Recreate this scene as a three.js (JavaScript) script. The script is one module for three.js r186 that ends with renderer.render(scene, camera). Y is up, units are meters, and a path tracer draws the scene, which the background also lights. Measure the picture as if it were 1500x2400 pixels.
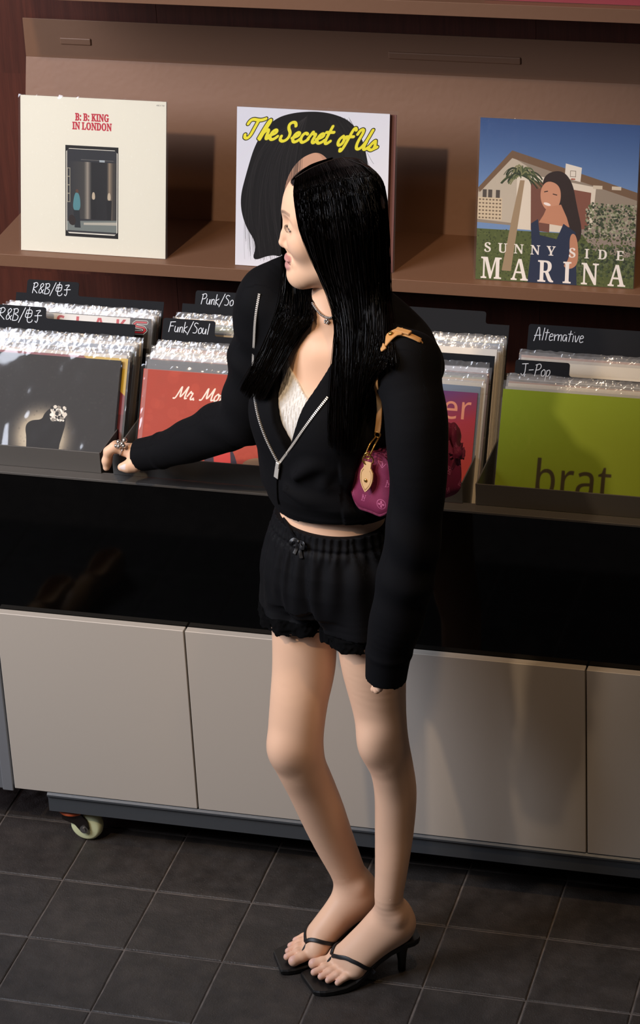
import * as THREE from 'three';
import { RectAreaLightUniformsLib } from 'three/addons/lights/RectAreaLightUniformsLib.js';
import { RoundedBoxGeometry } from 'three/addons/geometries/RoundedBoxGeometry.js';
import { mergeGeometries } from 'three/addons/utils/BufferGeometryUtils.js';

// ------------------------------------------------------------------ camera, lights, exposure
const scene = new THREE.Scene();
scene.background = new THREE.Color(0x050505);
const F = 6904.8;                                                  // focal length in pixels of the 1500 x 2400 frame
const camera = new THREE.PerspectiveCamera(2 * Math.atan(1200 / F) * 180 / Math.PI, 1500 / 2400, 0.1, 60);
camera.position.set(1.9635, 3.4143, 4.5909);
camera.rotation.order = 'YXZ';
camera.rotation.set(-0.4833, 0.2915, -0.0533);
scene.add(camera); camera.updateMatrixWorld(true);
const renderer = new THREE.WebGLRenderer({ antialias: true });
renderer.toneMapping = THREE.LinearToneMapping;
renderer.toneMappingExposure = 1.0;
renderer.shadowMap.enabled = true;
RectAreaLightUniformsLib.init();
const KEY = { pos: [-2.35, 3.3, 2.0], aim: [0.3, 0.9, -0.1], w: 1.9, h: 1.9, color: 0xeaf0ff, power: 17.5 };
const WARM = [                                                     // ceiling spots: position, aim, colour, intensity
  [[-0.6, 4.2, 3.0], [0.1, 1.05, -0.4], 0xffe0bc, 28, 0.27],
  [[1.45, 4.2, 1.1], [1.1, 0.95, -0.3], 0xffd6a8, 13, 0.27],
  [[-0.8, 4.2, 1.0], [-0.4, 0.9, -0.3], 0xffd8b0, 5, 0.3],
];

// ------------------------------------------------------------------ helpers
const V = (x, y, z) => new THREE.Vector3(x, y, z);
let seed = 7;
const rnd = () => { seed = (seed * 1664525 + 1013904223) >>> 0; return seed / 4294967296; };
const rr = (a, b) => a + (b - a) * rnd();
const names = new Map();
function numbered(n) { const k = names.get(n) || 0; names.set(n, k + 1); return k ? `${n}_${String(k).padStart(3, '0')}` : n; }
function obj(name, geo, mat, parent = scene) {
  const g = Array.isArray(geo) ? mergeGeometries(geo.map(x => x.index ? x.toNonIndexed() : x).map(x => { for (const k of Object.keys(x.attributes)) if (!['position', 'normal', 'uv'].includes(k)) x.deleteAttribute(k); return x; })) : geo;
  const m = new THREE.Mesh(g, mat); m.name = parent === scene ? numbered(name) : name; m.castShadow = m.receiveShadow = true; parent.add(m); return m;
}
function thing(name, label, category, pos = [0, 0, 0], group) {
  const o = new THREE.Group(); o.name = numbered(name); o.position.set(...pos); scene.add(o); return tag(o, label, category, group);
}
function tag(o, label, category, group) { o.userData.label = label; o.userData.category = category; if (group) o.userData.group = group; return o; }
function struct(name, geo, mat) { const m = obj(name, geo, mat); m.userData.kind = 'structure'; return m; }
const box = (x0, x1, y0, y1, z0, z1) => { const g = new THREE.BoxGeometry(x1 - x0, y1 - y0, z1 - z0); g.translate((x0 + x1) / 2, (y0 + y1) / 2, (z0 + z1) / 2); return g; };
const rbox = (x0, x1, y0, y1, z0, z1, r = 0.002, s = 2) => { const g = new RoundedBoxGeometry(x1 - x0, y1 - y0, z1 - z0, s, r); g.translate((x0 + x1) / 2, (y0 + y1) / 2, (z0 + z1) / 2); return g; };
const tube = (pts, r, seg = 24, rad = 8) => new THREE.TubeGeometry(new THREE.CatmullRomCurve3(pts), seg, r, rad, false);
const xray = (u, v) => V((u - 750) / F, -(v - 1200) / F, -1).applyQuaternion(camera.quaternion);
function onPlane(u, v, n, off) { const d = xray(u, v), c = camera.position; return c.clone().addScaledVector(d, (off - n.dot(c)) / n.dot(d)); }
const atZ = (u, v, z) => onPlane(u, v, V(0, 0, 1), z);
const atY = (u, v, y) => onPlane(u, v, V(0, 1, 0), y);
// value noise
const h3 = (x, y, z) => { let n = (x * 374761393 + y * 668265263 + z * 2147483647) | 0; n = Math.imul(n ^ (n >>> 13), 1274126177); return ((n ^ (n >>> 16)) >>> 0) / 4294967296; };
const sm = t => t * t * (3 - 2 * t);
function noise(x, y, z = 0) {
  const i = Math.floor(x), j = Math.floor(y), k = Math.floor(z), a = sm(x - i), b = sm(y - j), c = sm(z - k), L = (p, q, t) => p + (q - p) * t;
  return L(L(L(h3(i, j, k), h3(i + 1, j, k), a), L(h3(i, j + 1, k), h3(i + 1, j + 1, k), a), b), L(L(h3(i, j, k + 1), h3(i + 1, j, k + 1), a), L(h3(i, j + 1, k + 1), h3(i + 1, j + 1, k + 1), a), b), c);
}
const fbm = (x, y, z = 0, o = 4) => { let s = 0, a = 0.5, f = 1; for (let i = 0; i < o; i++) { s += a * noise(x * f, y * f, z + i * 17); a /= 2; f *= 2.03; } return s; };
function pixTex(w, h, fn, srgb, rep) {                              // fn(u,v) -> [r,g,b] 0..255
  const d = new Uint8Array(w * h * 4);
  for (let y = 0; y < h; y++) for (let x = 0; x < w; x++) { const c = fn(x / w, y / h), o = (y * w + x) * 4; d[o] = c[0]; d[o + 1] = c[1]; d[o + 2] = c[2]; d[o + 3] = 255; }
  const t = new THREE.DataTexture(d, w, h); t.magFilter = THREE.LinearFilter; t.minFilter = THREE.LinearMipmapLinearFilter; t.generateMipmaps = true;
  t.wrapS = t.wrapT = THREE.RepeatWrapping; if (srgb) t.colorSpace = THREE.SRGBColorSpace; if (rep) t.repeat.set(...rep); t.needsUpdate = true; return t;
}
function canTex(w, h, draw) {
  const c = document.createElement('canvas'); c.width = w; c.height = h; draw(c.getContext('2d'), w, h);
  const t = new THREE.CanvasTexture(c); t.colorSpace = THREE.SRGBColorSpace; t.anisotropy = 8; return t;
}
const std = (o) => new THREE.MeshStandardMaterial(o);
const phy = (o) => new THREE.MeshPhysicalMaterial(o);
const grey = (f) => (u, v) => { const c = 255 * Math.min(1, Math.max(0, f(u, v))); return [c, c, c]; };
const fine = pixTex(256, 256, grey((u, v) => 0.5 * noise(u * 128, v * 128) + 0.5 * rnd()), false);
const uvm = (g, s = 1) => {                                          // box-projected uv in metres
  const p = g.attributes.position, n = g.attributes.normal, a = new Float32Array(p.count * 2);
  for (let i = 0; i < p.count; i++) {
    const nx = Math.abs(n.getX(i)), ny = Math.abs(n.getY(i)), nz = Math.abs(n.getZ(i)); let u, v;
    if (nz >= nx && nz >= ny) { u = p.getX(i); v = p.getY(i); } else if (nx >= ny) { u = p.getZ(i); v = p.getY(i); } else { u = p.getX(i); v = p.getZ(i); }
    a[2 * i] = u * s; a[2 * i + 1] = v * s;
  }
  g.setAttribute('uv', new THREE.BufferAttribute(a, 2)); return g;
};

// ------------------------------------------------------------------ materials
const woodTex = pixTex(512, 512, (u, v) => {
  const g = fbm(u * 70, v * 3.2, 3, 4), f = noise(u * 420, v * 14, 9), p = noise(u * 9, v * 1.4, 5);
  const t = 0.55 * g + 0.25 * f + 0.3 * p; return [57 + 38 * t, 28 + 20 * t, 20 + 15 * t];
}, true);
const M = {
  wood: std({ map: woodTex, roughness: 0.42 }),
  plaster: std({ color: 0x6d655c, roughness: 0.9 }),
  ceiling: std({ color: 0x4a443f, roughness: 0.9 }),
  bronze: std({ color: 0x7b5943, roughness: 0.5, metalness: 0.15, bumpMap: fine, bumpScale: 0.0002 }),
  steelPlate: std({ color: 0x5a5753, roughness: 0.48, metalness: 0.2, bumpMap: fine, bumpScale: 0.0001 }),
  glass: phy({ color: 0x030303, roughness: 0.05, metalness: 0, clearcoat: 0.0, specularIntensity: 0.5 }),
  door: std({ color: 0xb9b1a6, roughness: 0.42, metalness: 0.1, bumpMap: fine, bumpScale: 0.00008 }),
  doorEdge: std({ color: 0x8a8178, roughness: 0.5 }),
  carcass: std({ color: 0x1b1918, roughness: 0.6 }),
  rawSteel: std({ color: 0x54585c, roughness: 0.42, metalness: 0.5, bumpMap: fine, bumpScale: 0.0002 }),
  card: phy({ color: 0x16181c, roughness: 0.75, specularIntensity: 0.35 }),
  film: phy({ color: 0xffffff, roughness: 0.07, transmission: 0.985, thickness: 0, ior: 1.45, specularIntensity: 1 }),
  edgeFilm: phy({ color: 0xffffff, roughness: 0.12, transmission: 0.9, thickness: 0, ior: 1.5, specularIntensity: 1 }),
  black: std({ color: 0x0b0b0c, roughness: 0.5 }),
};

// ------------------------------------------------------------------ room
struct('wall_back', box(-4, 4, 0, 5.2, -1.12, -0.985), M.plaster);
const wallBack = scene.getObjectByName('wall_back');
for (let x = -4; x < 3.9; x += 0.8) obj('panel', uvm(rbox(x + 0.0003, x + 0.7997, 0.002, 5.19, -0.986, -0.967, 0.0004, 1), 2.2), M.wood, wallBack);
struct('wall_left', box(-4.15, -4, 0, 5.2, -1.12, 6.6), M.plaster);
struct('wall_right', box(4, 4.15, 0, 5.2, -1.12, 6.6), M.plaster);
struct('wall_front', box(-4, 4, 0, 5.2, 6.5, 6.65), M.plaster);
struct('ceiling', box(-4.15, 4.15, 5.2, 5.35, -1.12, 6.65), M.ceiling);

const groutTex = pixTex(256, 256, (u, v) => { const t = fbm(u * 40, v * 40, 2, 3); return [70 + 50 * t, 63 + 46 * t, 58 + 42 * t]; }, true);
const floor = struct('floor', uvm(box(-4.15, 4.15, -0.15, -0.0022, -1.12, 6.65), 1.5), std({ map: groutTex, roughness: 0.85 }));
const tileTex = [0, 1, 2].map(k => pixTex(384, 384, (u, v) => {
  const t = fbm(u * 7, v * 7, 31 * k + 2, 5), s = noise(u * 190, v * 190, k), e = Math.min(u, v, 1 - u, 1 - v), ed = Math.max(0, 1 - e / (0.012 + 0.02 * noise(u * 14, v * 14, k + 5)));
  const sp = h3(Math.floor(u * 300), Math.floor(v * 300), 77 + k) > 0.9988 ? 70 : 0;
  const b = 31 + 24 * t + 8 * s + 26 * ed * noise(u * 40, v * 40, k) + sp; return [b * 1.06, b * 0.95, b * 0.87];
}, true));
const tileRough = pixTex(256, 256, grey((u, v) => 0.34 + 0.36 * fbm(u * 9, v * 9, 8, 4)), false);
const tileBump = pixTex(256, 256, grey((u, v) => 0.7 * fbm(u * 11, v * 11, 5, 4) + 0.3 * noise(u * 120, v * 120)), false);
const tileM = tileTex.map(t => std({ map: t, roughness: 1, roughnessMap: tileRough, bumpMap: tileBump, bumpScale: 0.0012 }));
function tileGeo(k) {                                               // bevelled slab with slightly ragged edges
  const w = 0.0986, N = 6, P = [], I = [], U = [], ring = (r, y, jit) => { const s = P.length / 3; for (let e = 0; e < 4; e++) for (let i = 0; i < N; i++) { const t = -1 + 2 * i / N, a = r - jit * noise(i * 1.7 + e * 9, k * 5.1), q = [[t, -1], [1, t], [-t, 1], [-1, -t]][e]; P.push(q[0] * a, y, q[1] * a); U.push(0.5 + q[0] * a / 0.2, 0.5 - q[1] * a / 0.2); } return s; };
  const n = 4 * N, a = ring(w, -0.006, 0), b = ring(w, -0.0012, 0.0012), c = ring(w - 0.0022, 0, 0.0014), cen = P.length / 3; P.push(0, 0.0002, 0); U.push(0.5, 0.5);
  for (let i = 0; i < n; i++) { const j = (i + 1) % n; for (const [p, q] of [[a, b], [b, c]]) I.push(p + i, q + i, q + j, p + i, q + j, p + j); I.push(c + i, cen, c + j); }
  const g = new THREE.BufferGeometry(); g.setAttribute('position', new THREE.Float32BufferAttribute(P, 3)); g.setAttribute('uv', new THREE.Float32BufferAttribute(U, 2)); g.setIndex(I);
  const m = g.toNonIndexed(); m.computeVertexNormals(); return m;
}
const tileG = [0, 1, 2, 3].map(tileGeo);
for (let i = -6; i < 9; i++) for (let j = -5; j < 6; j++) {
  const t = obj('tile', tileG[Math.floor(rnd() * 4)], tileM[Math.floor(rnd() * 3)], floor);
  t.position.set(i * 0.2 + 0.1, rr(-0.0006, 0.0004), j * 0.2 + 0.1); t.rotation.set(rr(-1, 1) * 0.003, Math.floor(rnd() * 4) * Math.PI / 2, rr(-1, 1) * 0.003);
}

// ------------------------------------------------------------------ lamps (above and outside the frame)
{
  const t = thing('panel_lamp', 'large square cool white panel lamp hanging at the front left', 'lamp', KEY.pos); t.lookAt(V(...KEY.aim));
  const e = KEY.w / 2 + 0.035, g = KEY.w / 2; obj('frame', [box(-e, e, g, e, -0.04, 0.012), box(-e, e, -e, -g, -0.04, 0.012), box(-e, -g, -e, e, -0.04, 0.012), box(g, e, -e, e, -0.04, 0.012), box(-e, e, -e, e, -0.05, -0.03)], M.black, t);
  obj('diffuser', new THREE.PlaneGeometry(KEY.w, KEY.h), std({ color: 0x222222, emissive: KEY.color, emissiveIntensity: 1.2 }), t);
  const l = new THREE.RectAreaLight(KEY.color, KEY.power, KEY.w, KEY.h); l.position.copy(V(...KEY.pos)).addScaledVector(V(...KEY.aim).sub(V(...KEY.pos)).normalize(), 0.02); l.lookAt(V(...KEY.aim)); scene.add(l);
  const up = V(...KEY.pos).addScaledVector(V(...KEY.aim).sub(V(...KEY.pos)).normalize(), -0.05);
  for (const s of [-0.4, 0.4]) { const a = t.localToWorld(V(s, 0.5, -0.04)); const c = obj('cable', new THREE.CylinderGeometry(0.004, 0.004, 5.2 - a.y, 8), M.black, t); c.position.copy(t.worldToLocal(V(a.x, (a.y + 5.2) / 2, a.z))); c.quaternion.copy(t.quaternion.clone().invert()); }
}
WARM.forEach(([p, a, col, I, ang], k) => {
  const t = thing('spot_lamp', ['black ceiling spot lamp aimed at the left record bins', 'black ceiling spot lamp aimed at the right record bins', 'black ceiling spot lamp nearest the wall'][k], 'lamp', p, 'ceiling spots'); 
  const d = V(...a).sub(V(...p)).normalize(), q = new THREE.Quaternion().setFromUnitVectors(V(0, -1, 0), d);
  const can = obj('can', new THREE.LatheGeometry([[0, 0.22], [0.08, 0.22], [0.108, 0.19], [0.112, -0.12], [0.104, -0.12], [0.1, 0.02], [0, 0.02]].map(e => new THREE.Vector2(...e)), 28), M.black, t); can.quaternion.copy(q);
  const bulb = obj('bulb', new THREE.CylinderGeometry(0.085, 0.085, 0.006, 32), std({ color: 0x222222, emissive: col, emissiveIntensity: 3 }), t); bulb.quaternion.copy(q); bulb.position.copy(d).multiplyScalar(-0.016);
  obj('stem', new THREE.CylinderGeometry(0.01, 0.01, 5.2 - p[1] - 0.2, 12).translate(0, (5.2 - p[1]) / 2 + 0.1, 0), M.black, t);
  const l = new THREE.SpotLight(col, I, 0, ang, 0.6, 2); l.position.copy(V(...p)).addScaledVector(d, 0.09); l.target.position.set(...a); l.castShadow = true; l.shadow.radius = 4.2; l.shadow.mapSize.set(2048, 2048); scene.add(l, l.target);
});

// ------------------------------------------------------------------ record counter on castors
{
  const t = thing('record_counter', 'long rolling record counter with pale grey doors under a glossy black fascia', 'counter');
  const XL = -0.135, XR = 2.25;
  obj('carcass', [box(XL + 0.006, XR, 0.134, 0.54, -0.86, -0.136), box(-0.4, XR, 0.545, 0.57, -0.86, -0.15), box(-0.4, XR, 0.57, 0.72, -0.86, -0.84), box(-0.4, XR, 0.72, 0.735, -0.86, -0.14)], M.carcass, t);
  obj('fascia', rbox(-0.45, XR, 0.546, 0.853, -0.141, -0.133, 0.0008), M.glass, t);
  obj('counter_edge', [rbox(-0.45, XR, 0.8525, 0.8575, -0.16, -0.1285, 0.0008), box(-0.45, XR, 0.8, 0.8525, -0.157, -0.1415)], M.steelPlate, t);
  const seams = [XL, 0.2614, 0.6592, 1.057, 1.4548, 1.8526, 2.25];
  for (let i = 0; i < 6; i++) obj('door', rbox(seams[i] + 0.0016, seams[i + 1] - 0.0016, 0.1305, 0.5455, -0.133, -0.115, 0.0014, 2), M.door, t);
  // raw steel channel that carries the counter
  const sh = new THREE.Shape([[0, 0], [0.046, 0], [0.046, 0.006], [0.012, 0.006], [0.006, 0.009], [0.004, 0.014], [0.004, 0.031], [0.008, 0.036], [0.03, 0.038], [0.046, 0.0395], [0.046, 0.0455], [0.0, 0.0455], [-0.0055, 0.042], [-0.0055, 0.038], [0, 0.034], [0.0, 0.006]].map(([a, b]) => new THREE.Vector2(a, b)));
  const ch = new THREE.ExtrudeGeometry(sh, { depth: XR + 0.063, bevelEnabled: false }); ch.rotateY(Math.PI / 2); ch.translate(-0.063, 0.0835, -0.117);
  obj('base_channel', uvm(ch), M.rawSteel, t);
  obj('base_frame', [box(-0.063, XR, 0.084, 0.13, -0.86, -0.82), box(-0.06, -0.02, 0.086, 0.13, -0.82, -0.16), box(0.6, 0.65, 0.086, 0.13, -0.82, -0.16)], M.rawSteel, t);
  const rub = std({ color: 0xd9dcae, roughness: 0.45 }), orange = std({ color: 0xc2562a, roughness: 0.5 }), chrome = std({ color: 0x8d8a86, roughness: 0.3, metalness: 0.9 }), dark = std({ color: 0x2a2320, roughness: 0.4, metalness: 0.6 });
  for (const [cx, cz] of [[-0.014, -0.155], [-0.014, -0.78], [2.1, -0.155], [2.1, -0.78]]) {
    const c = new THREE.Group(); c.name = 'castor'; c.position.set(cx, 0, cz); t.add(c);
    obj('swivel_plate', [rbox(-0.042, 0.032, 0.079, 0.0838, -0.032, 0.032, 0.001), new THREE.CylinderGeometry(0.025, 0.025, 0.012, 24).translate(-0.012, 0.074, 0)], chrome, c);
    obj('swivel_ring', new THREE.TorusGeometry(0.026, 0.0045, 10, 28).rotateX(Math.PI / 2).translate(-0.012, 0.0705, 0), orange, c);
    const fk = new THREE.Shape([[-0.03, 0.068], [0.012, 0.068], [0.024, 0.052], [0.026, 0.036], [0.018, 0.026], [0.008, 0.028], [-0.004, 0.044], [-0.03, 0.054]].map(p => new THREE.Vector2(...p)));
    const e = () => new THREE.ExtrudeGeometry(fk, { depth: 0.003, bevelEnabled: true, bevelSize: 0.0006, bevelThickness: 0.0006, bevelSegments: 1 });
    obj('fork', [e().translate(0, 0, 0.017), e().translate(0, 0, -0.02), rbox(-0.03, 0.014, 0.064, 0.069, -0.019, 0.019, 0.001)], dark, c);
    obj('wheel', new THREE.LatheGeometry([[0.008, -0.015], [0.026, -0.015], [0.0325, -0.009], [0.0345, 0], [0.0325, 0.009], [0.026, 0.015], [0.008, 0.015]].map(p => new THREE.Vector2(...p)), 40).rotateX(Math.PI / 2).translate(0.016, 0.0345, 0), rub, c);
    obj('axle', [new THREE.CylinderGeometry(0.0055, 0.0055, 0.052, 6).rotateX(Math.PI / 2).translate(0.016, 0.0345, 0), new THREE.CylinderGeometry(0.009, 0.009, 0.046, 14).rotateX(Math.PI / 2).translate(0.016, 0.0345, 0)], chrome, c);
  }
}
{ // neighbouring unit at the left edge of the frame
  const t = thing('side_pillar', 'grey painted steel pillar at the left end of the counter', 'pillar');
  obj('column', uvm(rbox(-0.42, -0.165, 0.118, 0.544, -0.2, -0.128, 0.002)), std({ color: 0x74767a, roughness: 0.45, metalness: 0.3 }), t);
  obj('corner_profile', uvm(rbox(-0.164, -0.139, 0.118, 0.544, -0.17, -0.121, 0.003)), std({ color: 0x86888c, roughness: 0.4, metalness: 0.4 }), t);
}
{ // sheet steel bins let into the counter
  const BIN = [[-0.585, 0.104], [0.1285, 0.8185], [0.8435, 1.5335]];
  BIN.forEach(([a, b], i) => {
    const t = thing('record_bin', ['dark sheet steel record bin holding the black portrait cover', 'dark sheet steel record bin that the hand rests on', 'dark sheet steel record bin holding the lime green cover'][i], 'bin', [0, 0, 0]);
    obj('front_lip', uvm(rbox(a, b, 0.858, 0.902, -0.157, -0.1545, 0.0008)), M.steelPlate, t);
    const side = (x) => { const s = new THREE.Shape([[0.157, 0.74], [0.157, 0.9], [0.64, 0.9], [0.64, 0.74]].map(p => new THREE.Vector2(...p))); const g = new THREE.ExtrudeGeometry(s, { depth: 0.0022, bevelEnabled: false }); g.rotateY(Math.PI / 2); g.translate(x, 0, 0); return uvm(g); };
    obj('side_plate', side(a), M.steelPlate, t); obj('side_plate', side(b - 0.0022), M.steelPlate, t);
    obj('bottom', uvm(box(a, b, 0.738, 0.741, -0.64, -0.157)), M.steelPlate, t);
    obj('back_plate', uvm(box(a, b, 0.74, 0.9, -0.642, -0.64)), M.steelPlate, t);
    for (const z of [-0.157, -0.345]) obj('wedge', uvm(rbox((a + b) / 2 - 0.33, (a + b) / 2 + 0.33, 0.7412, 0.7455, z - 0.02, z, 0.001)), M.steelPlate, t);
  });
}

// ------------------------------------------------------------------ display ledges on the wall
const LEAN = 0.297, PB = [1.1, -0.858], BEND = [1.408, -0.952];
function ledge(dy, label, x0, x1, slots) {
  const t = thing('display_ledge', label, 'shelf', [0, dy, 0]);
  const T = 0.003;
  const bp = new THREE.Shape([[PB[1], PB[0]], [BEND[1], BEND[0]], [BEND[1] - T, BEND[0] + 0.001], [PB[1] - T, PB[0] - 0.002]].map(p => new THREE.Vector2(-p[0], p[1])));
  const ex = (s) => { const g = new THREE.ExtrudeGeometry(s, { depth: x1 - x0, bevelEnabled: false }); g.rotateY(Math.PI / 2); g.translate(x0, 0, 0); return uvm(g); };
  obj('back_panel', ex(bp), M.bronze, t);
  obj('top_strip', uvm(rbox(x0, x1, BEND[0], 1.492, BEND[1] - T, BEND[1], 0.0006)), M.bronze, t);
  obj('ledge_floor', uvm(box(x0, x1, PB[0] - 0.003, PB[0], PB[1], -0.604)), M.bronze, t);
  obj('front_lip', uvm(rbox(x0, x1, PB[0] - 0.021, PB[0] + 0.006, -0.606, -0.603, 0.0008)), M.bronze, t);
  for (const [a, b] of slots) obj('slot_boss', uvm(new RoundedBoxGeometry(b - a, 0.0155, 0.006, 4, 0.0029).translate((a + b) / 2, 1.446, BEND[1])), M.bronze, t);
  for (const x of [x0 + 0.2, x1 - 0.22]) obj('bracket', box(x, x + 0.02, 1.41, 1.48, -0.966, BEND[1] - T), M.black, t);
  return t;
}
ledge(0, 'brown metal display ledge across the wall holding three facing covers', -0.292, 1.9, [[-0.212, -0.143], [0.497, 0.772]]);
ledge(0.573, 'brown metal display ledge at the very top of the photo', -0.292, 1.9, []);

// ------------------------------------------------------------------ printed covers
const stroke = (c, pts, w, col) => { c.strokeStyle = col; c.lineWidth = w; c.lineCap = c.lineJoin = 'round'; c.beginPath(); for (const l of pts) { c.moveTo(l[0], l[1]); for (let i = 2; i + 1 < l.length; i += 2) c.lineTo(l[i], l[i + 1]); } c.stroke(); };
const poly = (c, p, col) => { c.fillStyle = col; c.beginPath(); c.moveTo(p[0], p[1]); for (let i = 2; i < p.length; i += 2) c.lineTo(p[i], p[i + 1]); c.closePath(); c.fill(); };
const blob = (c, p, col) => { c.fillStyle = col; c.beginPath(); const n = p.length / 2, m = (i) => [(p[2 * (i % n)] + p[2 * ((i + 1) % n)]) / 2, (p[2 * (i % n) + 1] + p[2 * ((i + 1) % n) + 1]) / 2]; c.moveTo(...m(0)); for (let i = 1; i <= n; i++) c.quadraticCurveTo(p[2 * (i % n)], p[2 * (i % n) + 1], ...m(i)); c.fill(); };
const speck = (c, n, x0, y0, x1, y1, r, cols) => { for (let i = 0; i < n; i++) { c.fillStyle = cols[Math.floor(rnd() * cols.length)]; c.beginPath(); c.arc(rr(x0, x1), rr(y0, y1), rr(r * 0.3, r), 0, 7); c.fill(); } };
function spaced(c, s, x, y, x1, font, col) { c.font = font; c.fillStyle = col; const n = s.length; let w = 0; for (const ch of s) w += c.measureText(ch).width; const gap = (x1 - x - w) / (n - 1); for (const ch of s) { c.fillText(ch, x, y); x += c.measureText(ch).width + gap; } }
const coverCream = canTex(1024, 1024, (c) => {
  c.fillStyle = '#dedbca'; c.fillRect(0, 0, 1024, 1024); speck(c, 500, 0, 0, 1024, 1024, 5, ['rgba(215,210,190,.25)', 'rgba(240,238,225,.25)']);
  c.fillStyle = '#b3283a'; c.save(); c.translate(506, 148); c.scale(0.72, 1); c.textAlign = 'center'; c.font = 'bold 64px serif'; c.lineWidth = 4; c.strokeStyle = '#b3283a';
  for (const [s, y] of [['B: B: KING', 0], ['IN LONDON', 58]]) { c.fillText(s, 0, y); c.strokeText(s, 0, y); } c.restore();
  c.fillStyle = '#333'; c.font = '13px sans-serif'; c.fillText('ABCX 730', 955, 30);
  const X = 318, Y = 312, W = 374, H = 600; c.fillStyle = '#0d0c0c'; c.fillRect(X, Y, W, H); c.fillStyle = '#d9d6c8'; c.fillRect(X + 6, Y + 20, W - 12, H - 40); c.fillStyle = '#2b2c30'; c.fillRect(X + 12, Y + 24, W - 24, H - 52);
  const g = c.createLinearGradient(X, 0, X + W, 0); g.addColorStop(0, '#24262b'); g.addColorStop(0.35, '#3a3937'); g.addColorStop(0.42, '#8f877a'); g.addColorStop(0.5, '#17181b'); g.addColorStop(0.78, '#1c1d20'); g.addColorStop(0.83, '#8a7a66'); g.addColorStop(0.9, '#3c3833'); g.addColorStop(1, '#1f2023'); c.fillStyle = g; c.fillRect(X + 12, Y + 60, W - 24, 420);
  c.fillStyle = '#26282d'; c.fillRect(X + 12, Y + 24, W - 24, 80); c.fillStyle = '#4f4f4e'; c.fillRect(X + 110, Y + 88, 230, 6); c.fillStyle = '#9aa4a8'; c.fillRect(X + 240, Y + 88, 38, 14);
  c.strokeStyle = '#8d8876'; c.lineWidth = 5; for (let i = 0; i < 4; i++) c.strokeRect(X + 14, Y + 150 + i * 56, 18, 54);
  poly(c, [X + 12, Y + 500, X + W - 12, Y + 480, X + W - 12, Y + 560, X + 12, Y + 560], '#6d7571'); poly(c, [X + 130, Y + 505, X + W - 12, Y + 492, X + W - 12, Y + 512, X + 130, Y + 520], '#aaa79a');
  blob(c, [X + 60, Y + 330, X + 80, Y + 300, X + 104, Y + 330, X + 108, Y + 430, X + 50, Y + 430], '#4d8087'); blob(c, [X + 70, Y + 290, X + 90, Y + 285, X + 94, Y + 310, X + 76, Y + 312], '#54382c');
  poly(c, [X + 56, Y + 425, X + 100, Y + 425, X + 108, Y + 540, X + 66, Y + 540], '#1d2226'); blob(c, [X + 20, Y + 470, X + 50, Y + 450, X + 78, Y + 490, X + 64, Y + 530, X + 26, Y + 520], '#241a17');
  for (const x of [190, 300]) { blob(c, [X + x, Y + 300, X + x + 18, Y + 300, X + x + 22, Y + 350, X + x - 4, Y + 350], '#b5a68f'); poly(c, [X + x - 10, Y + 350, X + x + 28, Y + 350, X + x + 24, Y + 480, X + x - 6, Y + 480], '#141518'); }
  for (const [a, b, s, u] of [[X, Y, 1, 1], [X + W, Y, -1, 1], [X, Y + H, 1, -1], [X + W, Y + H, -1, -1]]) poly(c, [a, b, a + 46 * s, b, a, b + 46 * u], '#0a0a0a');
});
// hand lettered script: each glyph as strokes in a 0..1 high box, slanted when drawn
const G = {
  T: [[.02, .3, .05, .15, .2, .06, .4, .1, .62, .1, .8, .02], [.48, .1, .4, .5, .34, .85, .22, 1, .08, .95, .06, .82]], h: [[.05, .95, .15, .5, .28, .05, .36, .1, .22, .55, .12, 1], [.16, .75, .3, .52, .42, .55, .38, .85, .42, .98, .54, .9]],
  e: [[.02, .8, .26, .72, .34, .58, .24, .5, .1, .62, .06, .85, .16, 1, .32, .95, .44, .82]], S: [[.6, .22, .56, .08, .4, .03, .24, .14, .28, .36, .46, .56, .44, .84, .24, 1, .04, .92, .06, .74]], c: [[.32, .58, .22, .5, .08, .64, .06, .86, .18, 1, .32, .94, .44, .82]],
  r: [[.02, .78, .12, .56, .16, .44, .2, .56, .34, .56, .3, .72, .26, .92, .36, 1, .46, .88]], t: [[.2, .15, .1, .7, .1, .95, .2, 1, .34, .86], [.0, .45, .36, .43]], o: [[.22, .5, .08, .62, .06, .88, .18, 1, .32, .86, .34, .62, .22, .5, .34, .6, .46, .58]],
  f: [[.36, .16, .3, .04, .2, .12, .12, .6, .0, 1.2, -.1, 1.28, -.12, 1.16], [-.02, .52, .34, .5]], U: [[.02, .3, .06, .12, .2, .06, .26, .2, .14, .66, .18, .96, .36, .98, .54, .66, .66, .08], [.56, .6, .5, .9, .6, 1, .74, .86]], s: [[.02, .9, .22, .5, .28, .66, .32, .88, .2, 1, .06, .94], [.3, .92, .42, .84]],
  M: [[.0, .95, .1, 1, .2, .7, .32, .08, .36, .5, .42, .94, .62, .5, .76, .06, .72, .6, .74, .96, .86, .92]], '.': [[.06, .96, .1, .98]], n: [[.04, 1, .12, .52, .1, .8, .26, .52, .36, .56, .3, .9, .38, 1, .5, .88]], d: [[.3, .56, .16, .5, .04, .7, .08, .98, .22, .96, .34, .6, .5, .04, .36, .7, .36, .96, .5, .9]],
  a: [[.32, .58, .18, .5, .04, .7, .08, .98, .22, .94, .34, .56, .3, .9, .36, 1, .5, .88]], y: [[.04, .52, .1, .52, .08, .86, .18, .98, .34, .7, .38, .52, .3, 1.1, .14, 1.34, .02, 1.26]], i: [[.08, .52, .02, .9, .1, 1, .24, .88]], N: [[.0, 1, .1, .9, .22, .08, .34, .5, .44, .96, .56, .5, .72, .02, .86, .08]],
};
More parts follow.
